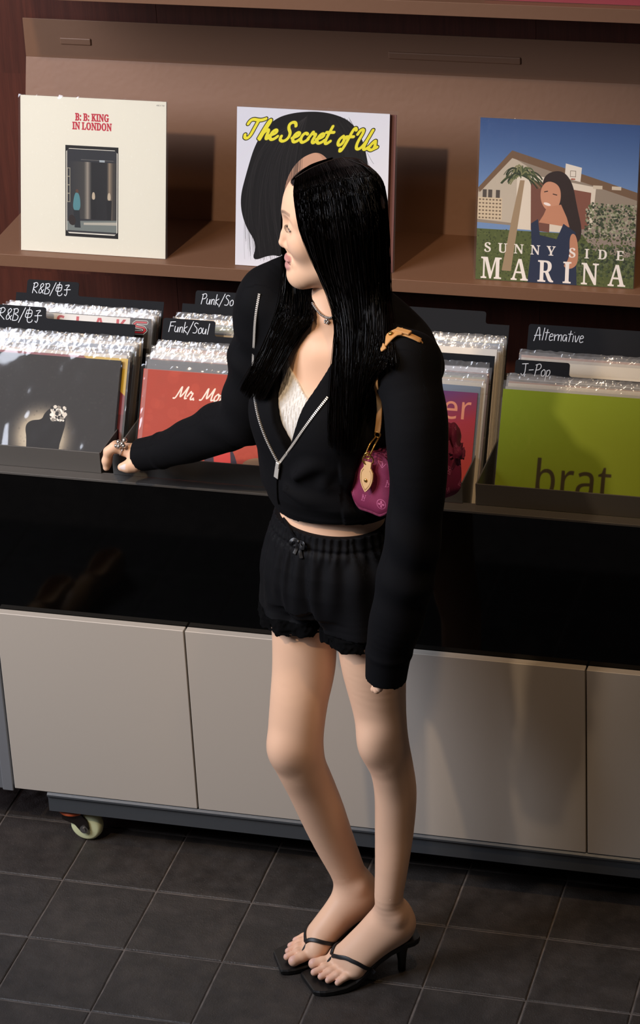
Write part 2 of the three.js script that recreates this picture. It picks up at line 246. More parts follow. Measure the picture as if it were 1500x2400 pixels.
const GW = { T: .74, h: .5, e: .4, S: .6, c: .4, r: .42, t: .32, o: .42, f: .32, U: .72, s: .4, M: .86, '.': .2, n: .48, d: .48, a: .46, y: .44, i: .22, N: .74, ' ': .3 };
function script(c, text, x, y, h, w, col, slant = 0.22) { for (const ch of text) { c.save(); c.translate(x, y); c.transform(1, 0, -slant, 1, slant * h, 0); c.scale(h, h); c.strokeStyle = col; c.lineWidth = w / h; c.lineCap = c.lineJoin = 'round'; for (const s of G[ch] || []) { c.beginPath(); c.moveTo(s[0], s[1]); for (let i = 2; i + 3 < s.length; i += 2) c.quadraticCurveTo(s[i], s[i + 1], (s[i] + s[i + 2]) / 2, (s[i + 1] + s[i + 3]) / 2); c.lineTo(s[s.length - 2], s[s.length - 1]); c.stroke(); } c.restore(); x += (GW[ch] || .4) * h; } return x; }
const coverHair = canTex(1024, 1024, (c) => {
  const g = c.createLinearGradient(0, 0, 1024, 1024); g.addColorStop(0, '#cfd0da'); g.addColorStop(0.6, '#dcdce2'); g.addColorStop(1, '#e8e6e6'); c.fillStyle = g; c.fillRect(0, 0, 1024, 1024);
  blob(c, [330, 300, 480, 210, 660, 260, 700, 560, 640, 860, 480, 960, 380, 880, 330, 640], '#b98a70'); blob(c, [360, 330, 500, 250, 600, 300, 560, 430, 400, 470], '#c99a7e');
  blob(c, [400, 14, 620, 4, 800, 70, 890, 280, 900, 620, 860, 900, 700, 960, 720, 700, 690, 420, 580, 250, 440, 300, 350, 420, 320, 560, 340, 760, 330, 960, 250, 940, 110, 1000, 150, 880, 60, 760, 24, 600, 70, 420, 130, 220, 240, 70], '#0f0d0e');
  for (let i = 0; i < 260; i++) { const a = rr(0, 1), x = 430 - 380 * a, s = rr(0.6, 1.2); c.strokeStyle = `rgba(${rnd() > .5 ? '52,48,48' : '8,7,8'},${rr(.1, .5)})`; c.lineWidth = rr(1, 2.5); c.beginPath(); c.moveTo(480 - 60 * a, 30 + 60 * a); c.bezierCurveTo(x + 40, 200 * s, x - 20, 500, x + rr(0, 130), rr(840, 1000)); c.stroke(); }
  for (let i = 0; i < 90; i++) { c.strokeStyle = 'rgba(30,27,27,.55)'; c.lineWidth = rr(1, 2.2); c.beginPath(); const x = rr(700, 850); c.moveTo(x - 90, rr(30, 90)); c.bezierCurveTo(x, 160, x + rr(20, 70), 300, x + rr(-10, 110), rr(300, 640)); c.stroke(); }
  for (const [s, x, y, h] of [['The', 40, 66, 136], ['Secret', 282, 76, 134], ['of', 668, 92, 126], ['Us', 776, 96, 140]]) { script(c, s, x, y, h, 31, '#24210c', .36); script(c, s, x, y, h, 20, '#e3d838', .36); }
});
const coverBlue = canTex(1024, 1024, (c) => {
  const g = c.createLinearGradient(0, 0, 0, 480); g.addColorStop(0, '#2f4d80'); g.addColorStop(1, '#6d8bb5'); c.fillStyle = g; c.fillRect(0, 0, 1024, 1024);
  poly(c, [0, 440, 212, 200, 1024, 420, 1024, 700, 0, 660], '#8f8272'); poly(c, [0, 470, 206, 232, 330, 300, 330, 660, 0, 640], '#b9ae9c'); poly(c, [0, 440, 212, 196, 1024, 420, 1024, 470, 214, 244, 10, 470], '#6f5640');
  poly(c, [250, 330, 760, 400, 740, 700, 250, 690], '#d8cdbb'); poly(c, [340, 380, 470, 392, 470, 700, 350, 690], '#70473a'); poly(c, [600, 420, 730, 436, 720, 690, 600, 690], '#7c4d3e');
  c.fillStyle = '#4d453f'; for (const x of [30, 66, 116]) c.fillRect(x, 450, 26, 80);
  poly(c, [560, 260, 664, 282, 658, 372, 556, 350], '#ded6c8'); c.strokeStyle = '#8b8073'; c.lineWidth = 4; c.strokeRect(592, 305, 34, 36); c.fillStyle = '#9f4c39'; c.fillRect(598, 352, 26, 8);
  for (const x of [740, 860]) { c.fillStyle = '#c9bca6'; c.fillRect(x, 388, 60, 22); }
  poly(c, [0, 700, 1024, 700, 1024, 1024, 0, 1024], '#4f5a2d'); poly(c, [660, 670, 1024, 640, 1024, 840, 760, 800], '#8d7f74');
  speck(c, 700, 700, 500, 1024, 720, 9, ['#3c4630', '#55603f', '#8a8f70', '#2b3326', '#a3a08a']); speck(c, 1200, 0, 700, 1024, 1024, 7, ['#424c25', '#5b6434', '#38421f']); speck(c, 600, 640, 760, 1024, 960, 10, ['#2a3422', '#3c4a2c', '#5a6440']);
  c.fillStyle = '#c9b79a'; c.fillRect(0, 500, 158, 140); c.fillStyle = '#6d5d4c'; for (let i = 0; i < 7; i++) for (let j = 0; j < 6; j++) { c.beginPath(); c.ellipse(14 + i * 22, 514 + j * 23, 7, 5, 0, 0, 7); c.fill(); }
  poly(c, [270, 380, 300, 380, 230, 960, 170, 960, 222, 640], '#9a8467'); for (let i = 0; i < 60; i++) { const a = rr(-3.5, 0.5), l = rr(60, 150); c.strokeStyle = ['#39452a', '#4d5a38', '#2b3522', '#7b7c55'][i % 4]; c.lineWidth = rr(4, 9); c.beginPath(); c.moveTo(280, 350); c.quadraticCurveTo(280 + l * .6 * Math.cos(a), 330 + l * .7 * Math.sin(a), 280 + l * Math.cos(a), 360 + l * .5 * Math.sin(a) + 40); c.stroke(); }
  blob(c, [430, 330, 540, 300, 610, 380, 640, 520, 690, 700, 640, 780, 560, 640, 470, 560, 410, 420], '#2a1c19');
  blob(c, [405, 420, 450, 370, 530, 400, 540, 500, 500, 570, 440, 560, 405, 500], '#c58e70'); poly(c, [450, 540, 540, 520, 580, 600, 600, 660, 400, 640, 430, 590], '#bd8466');
  c.strokeStyle = '#3a2620'; c.lineWidth = 6; for (const [a, b, d, e] of [[428, 446, 452, 440], [484, 456, 512, 462]]) { c.beginPath(); c.moveTo(a, b); c.lineTo(d, e); c.stroke(); } c.fillStyle = '#f0e4dc'; c.beginPath(); c.ellipse(450, 522, 24, 9, .25, 0, 7); c.fill();
  poly(c, [350, 650, 394, 620, 410, 720, 520, 740, 560, 640, 640, 690, 660, 1024, 340, 1024, 360, 800], '#1e2a44'); blob(c, [600, 700, 650, 700, 670, 880, 620, 930, 560, 910, 610, 860], '#bb8365');
  spaced(c, 'SUNNY', 50, 846, 516, '600 84px serif', '#e9e2da'); spaced(c, 'SIDE', 600, 850, 958, '600 84px serif', '#e9e2da');
  c.save(); c.translate(30, 1016); c.scale(1, 1.28); spaced(c, 'MARINA', 0, 0, 942, 'bold 150px serif', '#ece5dd'); c.restore();
});
const coverBlack = canTex(768, 768, (c) => {
  c.fillStyle = '#2a2827'; c.fillRect(0, 0, 768, 768); const g = c.createRadialGradient(400, 400, 40, 400, 400, 200); g.addColorStop(0, '#e8dcc0'); g.addColorStop(0.45, '#a39680'); g.addColorStop(1, 'rgba(42,40,39,0)'); c.fillStyle = g; c.fillRect(0, 0, 768, 768);
  speck(c, 900, 0, 0, 768, 768, 6, ['rgba(30,29,28,.14)', 'rgba(90,88,84,.1)']);
  blob(c, [330, 420, 310, 350, 336, 318, 396, 312, 404, 280, 440, 246, 500, 262, 520, 310, 506, 380, 490, 450, 500, 768, 330, 768], '#161414'); speck(c, 150, 440, 244, 512, 308, 11, ['#d9d0c0', '#8f887c', '#2a2827', '#efe8da']);
});
const coverRed = canTex(768, 768, (c) => {
  c.fillStyle = '#a93c26'; c.fillRect(0, 0, 768, 768); speck(c, 300, 0, 0, 768, 768, 30, ['rgba(200,86,58,.12)', 'rgba(160,56,36,.12)']);
  script(c, 'Mr. Monday', 160, 60, 74, 8, '#efe0cf', 0.3); script(c, 'Min', 400, 140, 66, 7, '#efe0cf', 0.3);
  c.save(); c.translate(0, -66);
  blob(c, [330, 420, 420, 370, 480, 420, 520, 520, 500, 768, 350, 768, 360, 560], '#2b2130'); poly(c, [380, 420, 460, 380, 480, 520, 400, 540], '#c73a34'); blob(c, [520, 470, 640, 440, 700, 500, 660, 560, 540, 560], '#8d6a4a'); c.restore();
});
const coverDusk = canTex(768, 768, (c) => {
  const g = c.createLinearGradient(500, 0, 768, 768); g.addColorStop(0, '#57387a'); g.addColorStop(0.25, '#b3323f'); g.addColorStop(0.6, '#c9452c'); g.addColorStop(1, '#d9802f'); c.fillStyle = g; c.fillRect(0, 0, 768, 768);
  blob(c, [0, 0, 520, 0, 560, 120, 600, 340, 640, 480, 600, 640, 560, 768, 0, 768], '#25202c'); for (let i = 0; i < 70; i++) { c.strokeStyle = 'rgba(34,22,26,.8)'; c.lineWidth = rr(2, 6); c.beginPath(); const x = rr(560, 640), y = rr(180, 640); c.moveTo(x, y); c.bezierCurveTo(x + 50, y + 30, x - 20, y + 60, x + rr(10, 60), y + 110); c.stroke(); }
  c.fillStyle = '#ee9a78'; c.font = '150px sans-serif'; c.textAlign = 'right'; c.fillText('er', 746, 128);
});
const coverLime = canTex(1024, 1024, (c) => {
  c.fillStyle = '#8aa013'; c.fillRect(0, 0, 1024, 1024); c.fillStyle = '#3b3216'; c.save(); c.translate(478, 640); c.scale(0.92, 1.06); c.textAlign = 'center'; c.font = '288px sans-serif'; c.filter = 'blur(2px)'; c.fillText('brat', 0, 0); c.restore();
});
const coverS = canTex(768, 768, (c) => {
  c.fillStyle = '#1d1c1d'; c.fillRect(0, 0, 768, 768); c.fillStyle = '#dcd9d2'; c.fillRect(180, 3, 480, 60); c.fillStyle = '#b3222c'; c.font = 'bold 92px sans-serif'; spaced(c, 'ISLAK', 190, 78, 640, 'bold 92px sans-serif', '#b3222c');
  const S = [[744, 20, 694, 20, 682, 30, 694, 41, 732, 46, 742, 58, 730, 70, 680, 70]]; stroke(c, S, 20, '#e8e4dc'); stroke(c, S, 15, '#151314'); stroke(c, S, 8, '#c2212c');
});
const coverMaroon = canTex(256, 256, (c) => { c.fillStyle = '#7c1f2b'; c.fillRect(0, 0, 256, 256); poly(c, [256, 0, 180, 0, 256, 60], '#c9a52c'); c.fillStyle = '#5e1620'; c.fillRect(0, 90, 256, 30); });
const coverWhite = canTex(256, 256, (c) => { c.fillStyle = '#d8d0bf'; c.fillRect(0, 0, 256, 256); });

// ------------------------------------------------------------------ records
const W = 0.313;
function coverGeo(w = W, h = W, t = 0.0036) {                        // origin at the bottom left front corner; print on the front, edge tone elsewhere
  const g = new THREE.BoxGeometry(w, h, t); g.translate(w / 2, h / 2, -t / 2); const n = g.attributes.normal, u = g.attributes.uv;
  for (let i = 0; i < n.count; i++) if (n.getZ(i) < 0.5) u.setXY(i, 0.003 + u.getX(i) * 0.004, 0.003 + u.getY(i) * 0.99);
  return g;
}
const COVER = coverGeo();
function filmGeo(k, x0, x1, y0, y1, nx, ny, amp) {                   // crinkled clear film
  const P = [], I = [], U = [];
  for (let j = 0; j <= ny; j++) for (let i = 0; i <= nx; i++) {
    const x = x0 + (x1 - x0) * i / nx, y = y0 + (y1 - y0) * j / ny, over = Math.max(0, (y - W) / 0.01) + Math.max(0, (x - W) / 0.01, -x / 0.01);
    P.push(x, y + (j === ny ? 0.0025 * (noise(x * 160, k) - 0.5) : 0), 0.0008 + amp * (noise(x * 15, y * 9, k * 3.1) * 0.75 + noise(x * 50, y * 42, k * 7.7) * 0.2) + over * (0.003 * (noise(x * 210, y * 210, k) - 0.6) + 0.002 * (noise(x * 90, y * 60, k + 3) - .5))); U.push(x, y);
  }
  for (let j = 0; j < ny; j++) for (let i = 0; i < nx; i++) { const a = j * (nx + 1) + i; I.push(a, a + 1, a + nx + 2, a, a + nx + 2, a + nx + 1); }
  const g = new THREE.BufferGeometry(); g.setAttribute('position', new THREE.Float32BufferAttribute(P, 3)); g.setAttribute('uv', new THREE.Float32BufferAttribute(U, 2)); g.setIndex(I); g.computeVertexNormals(); return g;
}
const FILM = [0, 1, 2].map(k => filmGeo(k, -0.0035, W + 0.0045, -0.001, W + 0.008, 70, 70, 0.0055));
const EDGE = [0, 1, 2, 3, 4].map(k => mergeGeometries([filmGeo(k + 5, -0.004, W + 0.005, W - 0.02, W + 0.011, 110, 7, 0.0018), filmGeo(k + 11, W - 0.004, W + 0.005, 0.05, W - 0.02, 3, 40, 0.0012), filmGeo(k + 15, -0.005, 0.003, 0.05, W - 0.02, 3, 40, 0.0012)]));
const glossy = (map) => phy({ map, roughness: 0.55, specularIntensity: 0.4 });
const print = { cream: glossy(coverCream), hair: glossy(coverHair), blue: glossy(coverBlue), black: glossy(coverBlack), red: glossy(coverRed), dusk: glossy(coverDusk), lime: glossy(coverLime), s: glossy(coverS), maroon: glossy(coverMaroon), white: glossy(coverWhite) };
const spines = ['#c9c3b4', '#8d9a9c', '#b9b2a4', '#3d4247', '#d8d2c6', '#9a6a4c', '#5a6f86', '#c2a77f', '#7c4a44', '#a9a9a2', '#2b2a2b', '#cfc7b4', '#77835f', '#b7b9bd'].map(c => std({ color: c, roughness: 0.55 }));
function record(label, x, y, z, lean, mat, film, group, w) {
  const t = thing('record', label, 'record', [x, y, z], group); t.rotation.x = -lean; t.rotation.z = group ? rr(-1, 1) * 0.006 : 0;
  obj('cover', w || COVER, mat, t); if (film) obj('plastic_sleeve', film, FILM.includes(film) ? M.film : M.edgeFilm, t); return t;
}
const BINS = { lean: 0.52, bot: 0.748 };
const cols = [[-0.213, 'black portrait cover'], [0.146, 'orange-red cover'], [0.5, 'dusk-coloured cover'], [0.8625, 'lime green cover']];
const up = (h, z0, l = BINS.lean) => [BINS.bot + h * Math.cos(l), z0 - h * Math.sin(l)];
const fronts = [['black', 'charcoal record showing a backlit curly-haired figure in a golden glow'], ['red', 'orange-red record with white script title under the reaching arm'], ['dusk', 'purple and orange record with peach letters behind the magenta bag'], ['lime', 'lime green record with blurry dark lowercase word']];
const seconds = [['s', 'black record with white band, red letters and an S emblem behind the divider'], ['white', 'grey-cream record right behind the second divider from the left'], ['white', 'cream-bordered record with black centre standing tall behind the bag'], ['white', 'pale record between the two dividers at the right edge']];
const ORD = ['first', 'second', 'third', 'fourth', 'fifth', 'sixth', 'seventh', 'eighth', 'ninth'], HUE = ['cream', 'slate grey', 'stone', 'charcoal', 'ivory', 'brown', 'steel blue', 'sand', 'brick red', 'light grey', 'black', 'ecru', 'olive', 'silver'];
cols.forEach(([x, what], c) => {
  let z = -0.168;
  record(fronts[c][1], x, BINS.bot - (c === 1 || c === 2 ? .013 : 0), z, BINS.lean, print[fronts[c][0]], FILM[c % 3]);
  if (c === 0) { z -= 0.0105; record('maroon record with yellow corner peeking out behind the charcoal portrait record', x + 0.0115, BINS.bot, z, BINS.lean, print.maroon, EDGE[0]); }
  const n1 = [8, 9, 8, 5][c];
  for (let i = 0; i < n1; i++) { z -= rr(0.0082, 0.0108); record(`${HUE[(i * 5 + c * 3) % 14]} record in clear sleeve, ${ORD[i]} packed behind the ${c ? what : 'maroon record'}`, x + rr(0.001, 0.012), BINS.bot + rr(-0.003, 0.004), z, BINS.lean + rr(-0.004, 0.004), spines[(i * 5 + c * 3) % 14], EDGE[(i + c) % 5], `records packed behind the ${what}`); }
  z = Math.min(z - 0.012, -0.262);
  let z2 = z - 0.05;
  if (c === 3) z2 = z - 0.035;
  record(seconds[c][1], x + [.016, .008, .008, .008][c], BINS.bot + [.022, 0, .012, 0][c], z2, BINS.lean - 0.02, c === 2 ? spines[4] : print[seconds[c][0]], EDGE[c]);
  for (let i = 0; i < (c === 3 ? 2 : 7); i++) { z2 -= rr(0.0085, 0.0108); record(`${HUE[(i * 3 + c * 5 + 1) % 14]} record in clear sleeve, ${ORD[i]} behind the ${['S emblem record', 'grey-cream record', 'cream-bordered record', 'pale record at right'][c]}`, x + rr(0.004, 0.014), BINS.bot + rr(-0.003, 0.005), z2, BINS.lean - 0.02 + rr(-0.004, 0.004), spines[(i * 3 + c * 5 + 1) % 14], EDGE[(i + 2 * c) % 5], `rear records behind the ${what}`); }
});
// facing covers on the ledge
{
  const put = (u, v, label, mat, film, w) => { const p = atZ(u, v, -0.642), q = record(label, p.x, PB[0] + 0.0008, -0.642, 0.25, mat, film, null, w); return q; };
  put(50, 590, 'cream white record with red title and small dark photograph on the ledge', print.cream, FILM[0], coverGeo(0.3125, 0.318));
  const b = put(553, 618, 'pale record showing long black hair and yellow script title on the ledge', print.hair, null, coverGeo(0.314, 0.318)); b.position.z += 0.006;
  put(566, 618, 'record in a clear sleeve hidden behind the pale cover with yellow script', spines[8], FILM[1]).position.z -= 0.004;
  put(1114, 654, 'blue sky record with a smiling woman before a house on the ledge', print.blue, FILM[2], coverGeo(0.315, 0.318));
  const p = atZ(1090, 10, -0.642); record('red record on the top ledge, only its bottom edge in view', 0.77, PB[0] + 0.5738, -0.642, 0.25, std({ color: 0x8e1f2c, roughness: 0.5 }), FILM[1]);
}
// divider cards with handwritten tabs
const P = (s) => s.split('|').map(l => l.split(' ').map(Number));
const LET = {
  R: P('.1 .05 .04 1|-.02 .12 .3 .02 .44 .2 .3 .42 .06 .52 .5 .98'), '&': P('.5 .98 .12 .3 .3 .05 .42 .2 .06 .7 .14 1 .5 .6'), B: P('.08 .04 .04 1|-.04 .1 .36 .06 .38 .34 .1 .46 .46 .62 .4 .94 .02 1'), '/': P('.4 -.1 .0 1.15'), '-': P('.02 .55 .4 .5'),
  E: P('.1 .1 .5 .1 .5 .62 .06 .66 .1 .1|.06 .38 .5 .34|.28 -.15 .26 .95 .4 1.08 .66 .98 .66 .84'), Z: P('.06 .12 .46 .06 .26 .34 .32 .8 .24 1.05 .1 .92|.0 .52 .62 .46'),
  P: P('.12 .08 .06 1|.0 .12 .36 .02 .46 .22 .34 .44 .1 .52'), F: P('.12 .08 .06 1|.06 .1 .56 .04|.06 .46 .42 .42'), u: P('.04 .42 .06 .9 .22 .94 .32 .46 .34 .98'), n: P('.04 .46 .06 1 .1 .56 .26 .46 .3 .98'), k: P('.08 .0 .06 1|.34 .4 .08 .66 .38 1'), S: P('.42 .1 .2 .02 .06 .2 .38 .56 .3 .92 .02 .92'), o: P('.2 .42 .04 .62 .12 .96 .32 .86 .3 .5 .2 .42'), l: P('.12 .0 .08 1'), A: P('.02 1.1 .26 -.06 .48 1|-.02 .66 .52 .6'), t: P('.16 .1 .12 .98|-.02 .38 .34 .36'), e: P('.04 .7 .32 .6 .22 .42 .06 .6 .12 .98 .36 .9'), r: P('.04 .44 .08 1 .1 .6 .3 .46'), a: P('.3 .5 .1 .46 .04 .86 .18 .96 .3 .56 .34 .98'), i: P('.08 .46 .08 .98|.1 .2 .11 .23'), v: P('.02 .46 .14 .98 .32 .44'), J: P('-.04 .1 .46 .04|.26 .08 .28 .8 .14 1 -.02 .84'), p: P('.06 .46 .02 1.4|.04 .54 .24 .44 .32 .66 .18 .94 .06 .9'),
};
const LW = { R: .58, '&': .58, B: .58, '/': .46, '-': .5, E: .8, Z: .7, P: .52, F: .56, u: .44, n: .38, k: .44, S: .5, o: .4, l: .22, A: .6, t: .34, e: .4, r: .32, a: .42, i: .2, v: .36, J: .56, p: .4 };
const ink = std({ color: 0xd5dbe2, roughness: 0.6 });
function divider(label, text, x, w, top, z, tabX, tabW, tabH, lean, size) {
  const t = thing('divider_card', label, 'divider', [x, BINS.bot, z]); t.rotation.x = -lean;
  const s = new THREE.Shape(), r = 0.006, a = tabX, b = tabX + tabW, h = top, q = top + tabH;
  s.moveTo(0, 0.02); s.lineTo(w, 0.02); s.lineTo(w, h); s.lineTo(b + r, h); s.quadraticCurveTo(b, h, b, h + r); s.lineTo(b, q - r); s.quadraticCurveTo(b, q, b - r, q); s.lineTo(a + r, q); s.quadraticCurveTo(a, q, a, q - r); s.lineTo(a, h); if (a > 0) s.lineTo(0, h); s.closePath();
  obj('card', new THREE.ExtrudeGeometry(s, { depth: 0.0012, bevelEnabled: false, curveSegments: 6 }), M.card, t);
  if (text) {
    const gs = []; let cx = tabX + 0.012;
    for (const ch of text) { if (ch === ' ') { cx += size * 0.3; continue; } for (const l of LET[ch]) { const pts = []; for (let i = 0; i < l.length; i += 2) pts.push(V(cx + (l[i] + 0.1 * (1 - l[i + 1])) * size, q - 0.0055 - l[i + 1] * size, 0)); if (pts.length === 2) pts.splice(1, 0, pts[0].clone().lerp(pts[1], .5)); const g = tube(pts, 0.00085, 18, 5); g.scale(1, 1, 0.25); g.translate(0, 0, 0.00125); gs.push(g); } cx += LW[ch] * size; }
    obj('lettering', gs, ink, t);
  }
  return t;
}
divider('charcoal divider card with white R&B lettering, farther back in the left bin', 'R&B/EZ', -0.205, 0.318, 0.334, -0.403, 0.022, 0.112, 0.028, 0.5, 0.0225);
divider('charcoal divider card with white R&B lettering, cut by the left frame edge', 'R&B/EZ', -0.205, 0.301, 0.342, -0.268, -0.0, 0.112, 0.022, 0.5, 0.025);
divider('charcoal divider card with white Punk/Soul lettering', 'Punk/Soul', 0.152, 0.318, 0.334, -0.403, 0.026, 0.108, 0.028, 0.5, 0.022);
divider('charcoal divider card with white Funk/Soul lettering', 'Funk/Soul', 0.152, 0.318, 0.328, -0.272, 0.0, 0.108, 0.03, 0.5, 0.022);
divider('blank charcoal divider card with rounded tab behind the shoulder', '', 0.506, 0.318, 0.334, -0.403, 0.0, 0.27, 0.024, 0.5, 0.02);
divider('black divider card standing behind the records packed by the shoulder', '', 0.506, 0.318, 0.328, -0.272, 0.0, 0.1, 0.024, 0.5, 0.02);
divider('black divider card with grey J-Pop lettering', 'J-Pop', 0.866, 0.33, 0.316, -0.232, 0.006, 0.105, 0.026, 0.5, 0.024);
divider('black divider card with grey Alternative lettering', 'Alternative', 0.874, 0.33, 0.352, -0.335, 0.0, 0.3, 0.016, 0.5, 0.0245);

// ------------------------------------------------------------------ distance fields and their meshing
const smin = (a, b, k) => { const h = Math.max(k - Math.abs(a - b), 0) / k; return Math.min(a, b) - h * h * k * 0.25; };
const cap = (A, B, ra, rb = ra, k = 0.02) => {
  const ax = A.x, ay = A.y, az = A.z, dx = B.x - ax, dy = B.y - ay, dz = B.z - az, l2 = dx * dx + dy * dy + dz * dz + 1e-12;
  return { k, f: (x, y, z) => { const px = x - ax, py = y - ay, pz = z - az; let t = (px * dx + py * dy + pz * dz) / l2; t = t < 0 ? 0 : t > 1 ? 1 : t; const qx = px - dx * t, qy = py - dy * t, qz = pz - dz * t; return Math.sqrt(qx * qx + qy * qy + qz * qz) - ra - (rb - ra) * t; } };
};
const ell = (C, R, k = 0.02, Q) => {                                 // Q: optional frame [X, Y, Z]
  const [a, b, c] = R, X = Q ? Q[0] : V(1, 0, 0), Y = Q ? Q[1] : V(0, 1, 0), Z = Q ? Q[2] : V(0, 0, 1);
  return { k, f: (x, y, z) => { const px = x - C.x, py = y - C.y, pz = z - C.z, u = px * X.x + py * X.y + pz * X.z, v = px * Y.x + py * Y.y + pz * Y.z, w = px * Z.x + py * Z.y + pz * Z.z; const k0 = Math.hypot(u / a, v / b, w / c), k1 = Math.hypot(u / (a * a), v / (b * b), w / (c * c)); return k1 < 1e-9 ? -Math.min(a, b, c) : k0 * (k0 - 1) / k1; } };
};
const union = (L) => (x, y, z) => { let d = L[0].f(x, y, z); for (let i = 1; i < L.length; i++) d = smin(d, L[i].f(x, y, z), L[i].k); return d; };
const chain = (pts, rad, k = 0.015) => pts.slice(1).map((p, i) => cap(pts[i], p, rad[i], rad[i + 1], k));
const cr = (a, b, c, d, t) => 0.5 * (2 * b + (c - a) * t + (2 * a - 5 * b + 4 * c - d) * t * t + (3 * b - a - 3 * c + d) * t * t * t);
function resample(P, R, n) {                                         // smooth path with a smooth radius
  const o = [], r = [], m = P.length - 1; for (let i = 0; i <= n; i++) { const s = Math.min(m - 1e-6, i / n * m), j = Math.floor(s), t = s - j, g = (k) => Math.max(0, Math.min(m, k)), q = [g(j - 1), j, g(j + 1), g(j + 2)]; o.push(V(...['x', 'y', 'z'].map(e => cr(...q.map(k => P[k][e]), t)))); r.push(cr(...q.map(k => R[k]), t)); } return [o, r];
}
function limb(P, R, k = 0.02, n = 36) {                              // one smoothly tapering limb as a single distance
  const [p, r] = resample(P, R, n), c = p.slice(1).map((q, i) => cap(p[i], q, r[i], r[i + 1])), lo = p.reduce((a, b) => a.clone().min(b), p[0]), hi = p.reduce((a, b) => a.clone().max(b), p[0]), R0 = Math.max(...r);
  return { k, f: (x, y, z) => { const bx = Math.max(lo.x - x, 0, x - hi.x), by = Math.max(lo.y - y, 0, y - hi.y), bz = Math.max(lo.z - z, 0, z - hi.z), bd = Math.sqrt(bx * bx + by * by + bz * bz) - R0; if (bd > 0.06) return bd; let d = 9; for (let i = 0; i < c.length; i++) { const e = c[i].f(x, y, z); if (e < d) d = e; } return d; } };
}
function meshField(f, lo, hi, h, color) {
  const nx = Math.ceil((hi.x - lo.x) / h) + 1, ny = Math.ceil((hi.y - lo.y) / h) + 1, nz = Math.ceil((hi.z - lo.z) / h) + 1, S = nx * ny, D = new Float32Array(S * nz);
  // coarse sampling first: far cells keep the coarse distance
  const B = 4;
  for (let k = 0; k < nz; k += B) for (let j = 0; j < ny; j += B) for (let i = 0; i < nx; i += B) {
    const d = f(lo.x + (i + 1.5) * h, lo.y + (j + 1.5) * h, lo.z + (k + 1.5) * h), far = Math.abs(d) > h * B * 2.4;
    for (let c = k; c < Math.min(nz, k + B); c++) for (let b = j; b < Math.min(ny, j + B); b++) for (let a = i; a < Math.min(nx, i + B); a++) D[a + b * nx + c * S] = far ? d : f(lo.x + a * h, lo.y + b * h, lo.z + c * h);
  }
  const id = new Int32Array(S * nz).fill(-1), P = [], I = [], E = [[0, 1], [2, 3], [4, 5], [6, 7], [0, 2], [1, 3], [4, 6], [5, 7], [0, 4], [1, 5], [2, 6], [3, 7]], O = [0, 1, nx, nx + 1, S, S + 1, S + nx, S + nx + 1];
  for (let k = 0; k < nz - 1; k++) for (let j = 0; j < ny - 1; j++) for (let i = 0; i < nx - 1; i++) {
    const c = i + j * nx + k * S; let m = 0; for (let q = 0; q < 8; q++) if (D[c + O[q]] < 0) m |= 1 << q; if (m === 0 || m === 255) continue;
    let x = 0, y = 0, z = 0, n = 0; for (const [a, b] of E) if (((m >> a) ^ (m >> b)) & 1) { const u = D[c + O[a]], v = D[c + O[b]], t = u / (u - v); x += (a & 1) + t * ((b & 1) - (a & 1)); y += ((a >> 1) & 1) + t * (((b >> 1) & 1) - ((a >> 1) & 1)); z += (a >> 2) + t * ((b >> 2) - (a >> 2)); n++; }
    id[c] = P.length / 3; P.push(lo.x + (i + x / n) * h, lo.y + (j + y / n) * h, lo.z + (k + z / n) * h);
  }
  for (let k = 1; k < nz - 1; k++) for (let j = 1; j < ny - 1; j++) for (let i = 1; i < nx - 1; i++) {
    const c = i + j * nx + k * S, s = D[c] < 0; const q = (a, b, d, e, fl) => { if (fl) I.push(a, b, d, a, d, e); else I.push(a, d, b, a, e, d); };
    if (s !== D[c + 1] < 0) q(id[c - nx - S], id[c - S], id[c], id[c - nx], s);
    if (s !== D[c + nx] < 0) q(id[c - 1 - S], id[c - 1], id[c], id[c - S], s);
    if (s !== D[c + S] < 0) q(id[c - 1 - nx], id[c - nx], id[c], id[c - 1], s);
  }
  const n = P.length / 3, N = new Float32Array(n * 3), e = h * 0.5;
  for (let i = 0; i < n; i++) { const x = P[3 * i], y = P[3 * i + 1], z = P[3 * i + 2], a = f(x + e, y, z) - f(x - e, y, z), b = f(x, y + e, z) - f(x, y - e, z), c = f(x, y, z + e) - f(x, y, z - e), l = Math.hypot(a, b, c) || 1; N[3 * i] = a / l; N[3 * i + 1] = b / l; N[3 * i + 2] = c / l; }
  const g = new THREE.BufferGeometry(); g.setAttribute('position', new THREE.Float32BufferAttribute(P, 3)); g.setAttribute('normal', new THREE.BufferAttribute(N, 3)); g.setIndex(I);
  if (color) { const C = new Float32Array(n * 3); for (let i = 0; i < n; i++) { const c = color(P[3 * i], P[3 * i + 1], P[3 * i + 2]); C[3 * i] = c[0]; C[3 * i + 1] = c[1]; C[3 * i + 2] = c[2]; } g.setAttribute('color', new THREE.BufferAttribute(C, 3)); }
  return uvm(g);
}
const ND = V(0.2876, 0, 0.9577), pd = (u, v, d) => onPlane(u, v, ND, 0.283 + d);
function march(f, u, v, t0 = 4.2, t1 = 6.6) { const o = camera.position, d = xray(u, v).normalize(); let t = t0; for (let i = 0; i < 160 && t < t1; i++) { const s = f(o.x + d.x * t, o.y + d.y * t, o.z + d.z * t); if (s < 0.0004) return o.clone().addScaledVector(d, t); t += Math.max(s * 0.8, 0.0004); } return null; }
const gradN = (f, p) => { const e = 0.002; return V(f(p.x + e, p.y, p.z) - f(p.x - e, p.y, p.z), f(p.x, p.y + e, p.z) - f(p.x, p.y - e, p.z), f(p.x, p.y, p.z + e) - f(p.x, p.y, p.z - e)).normalize(); };
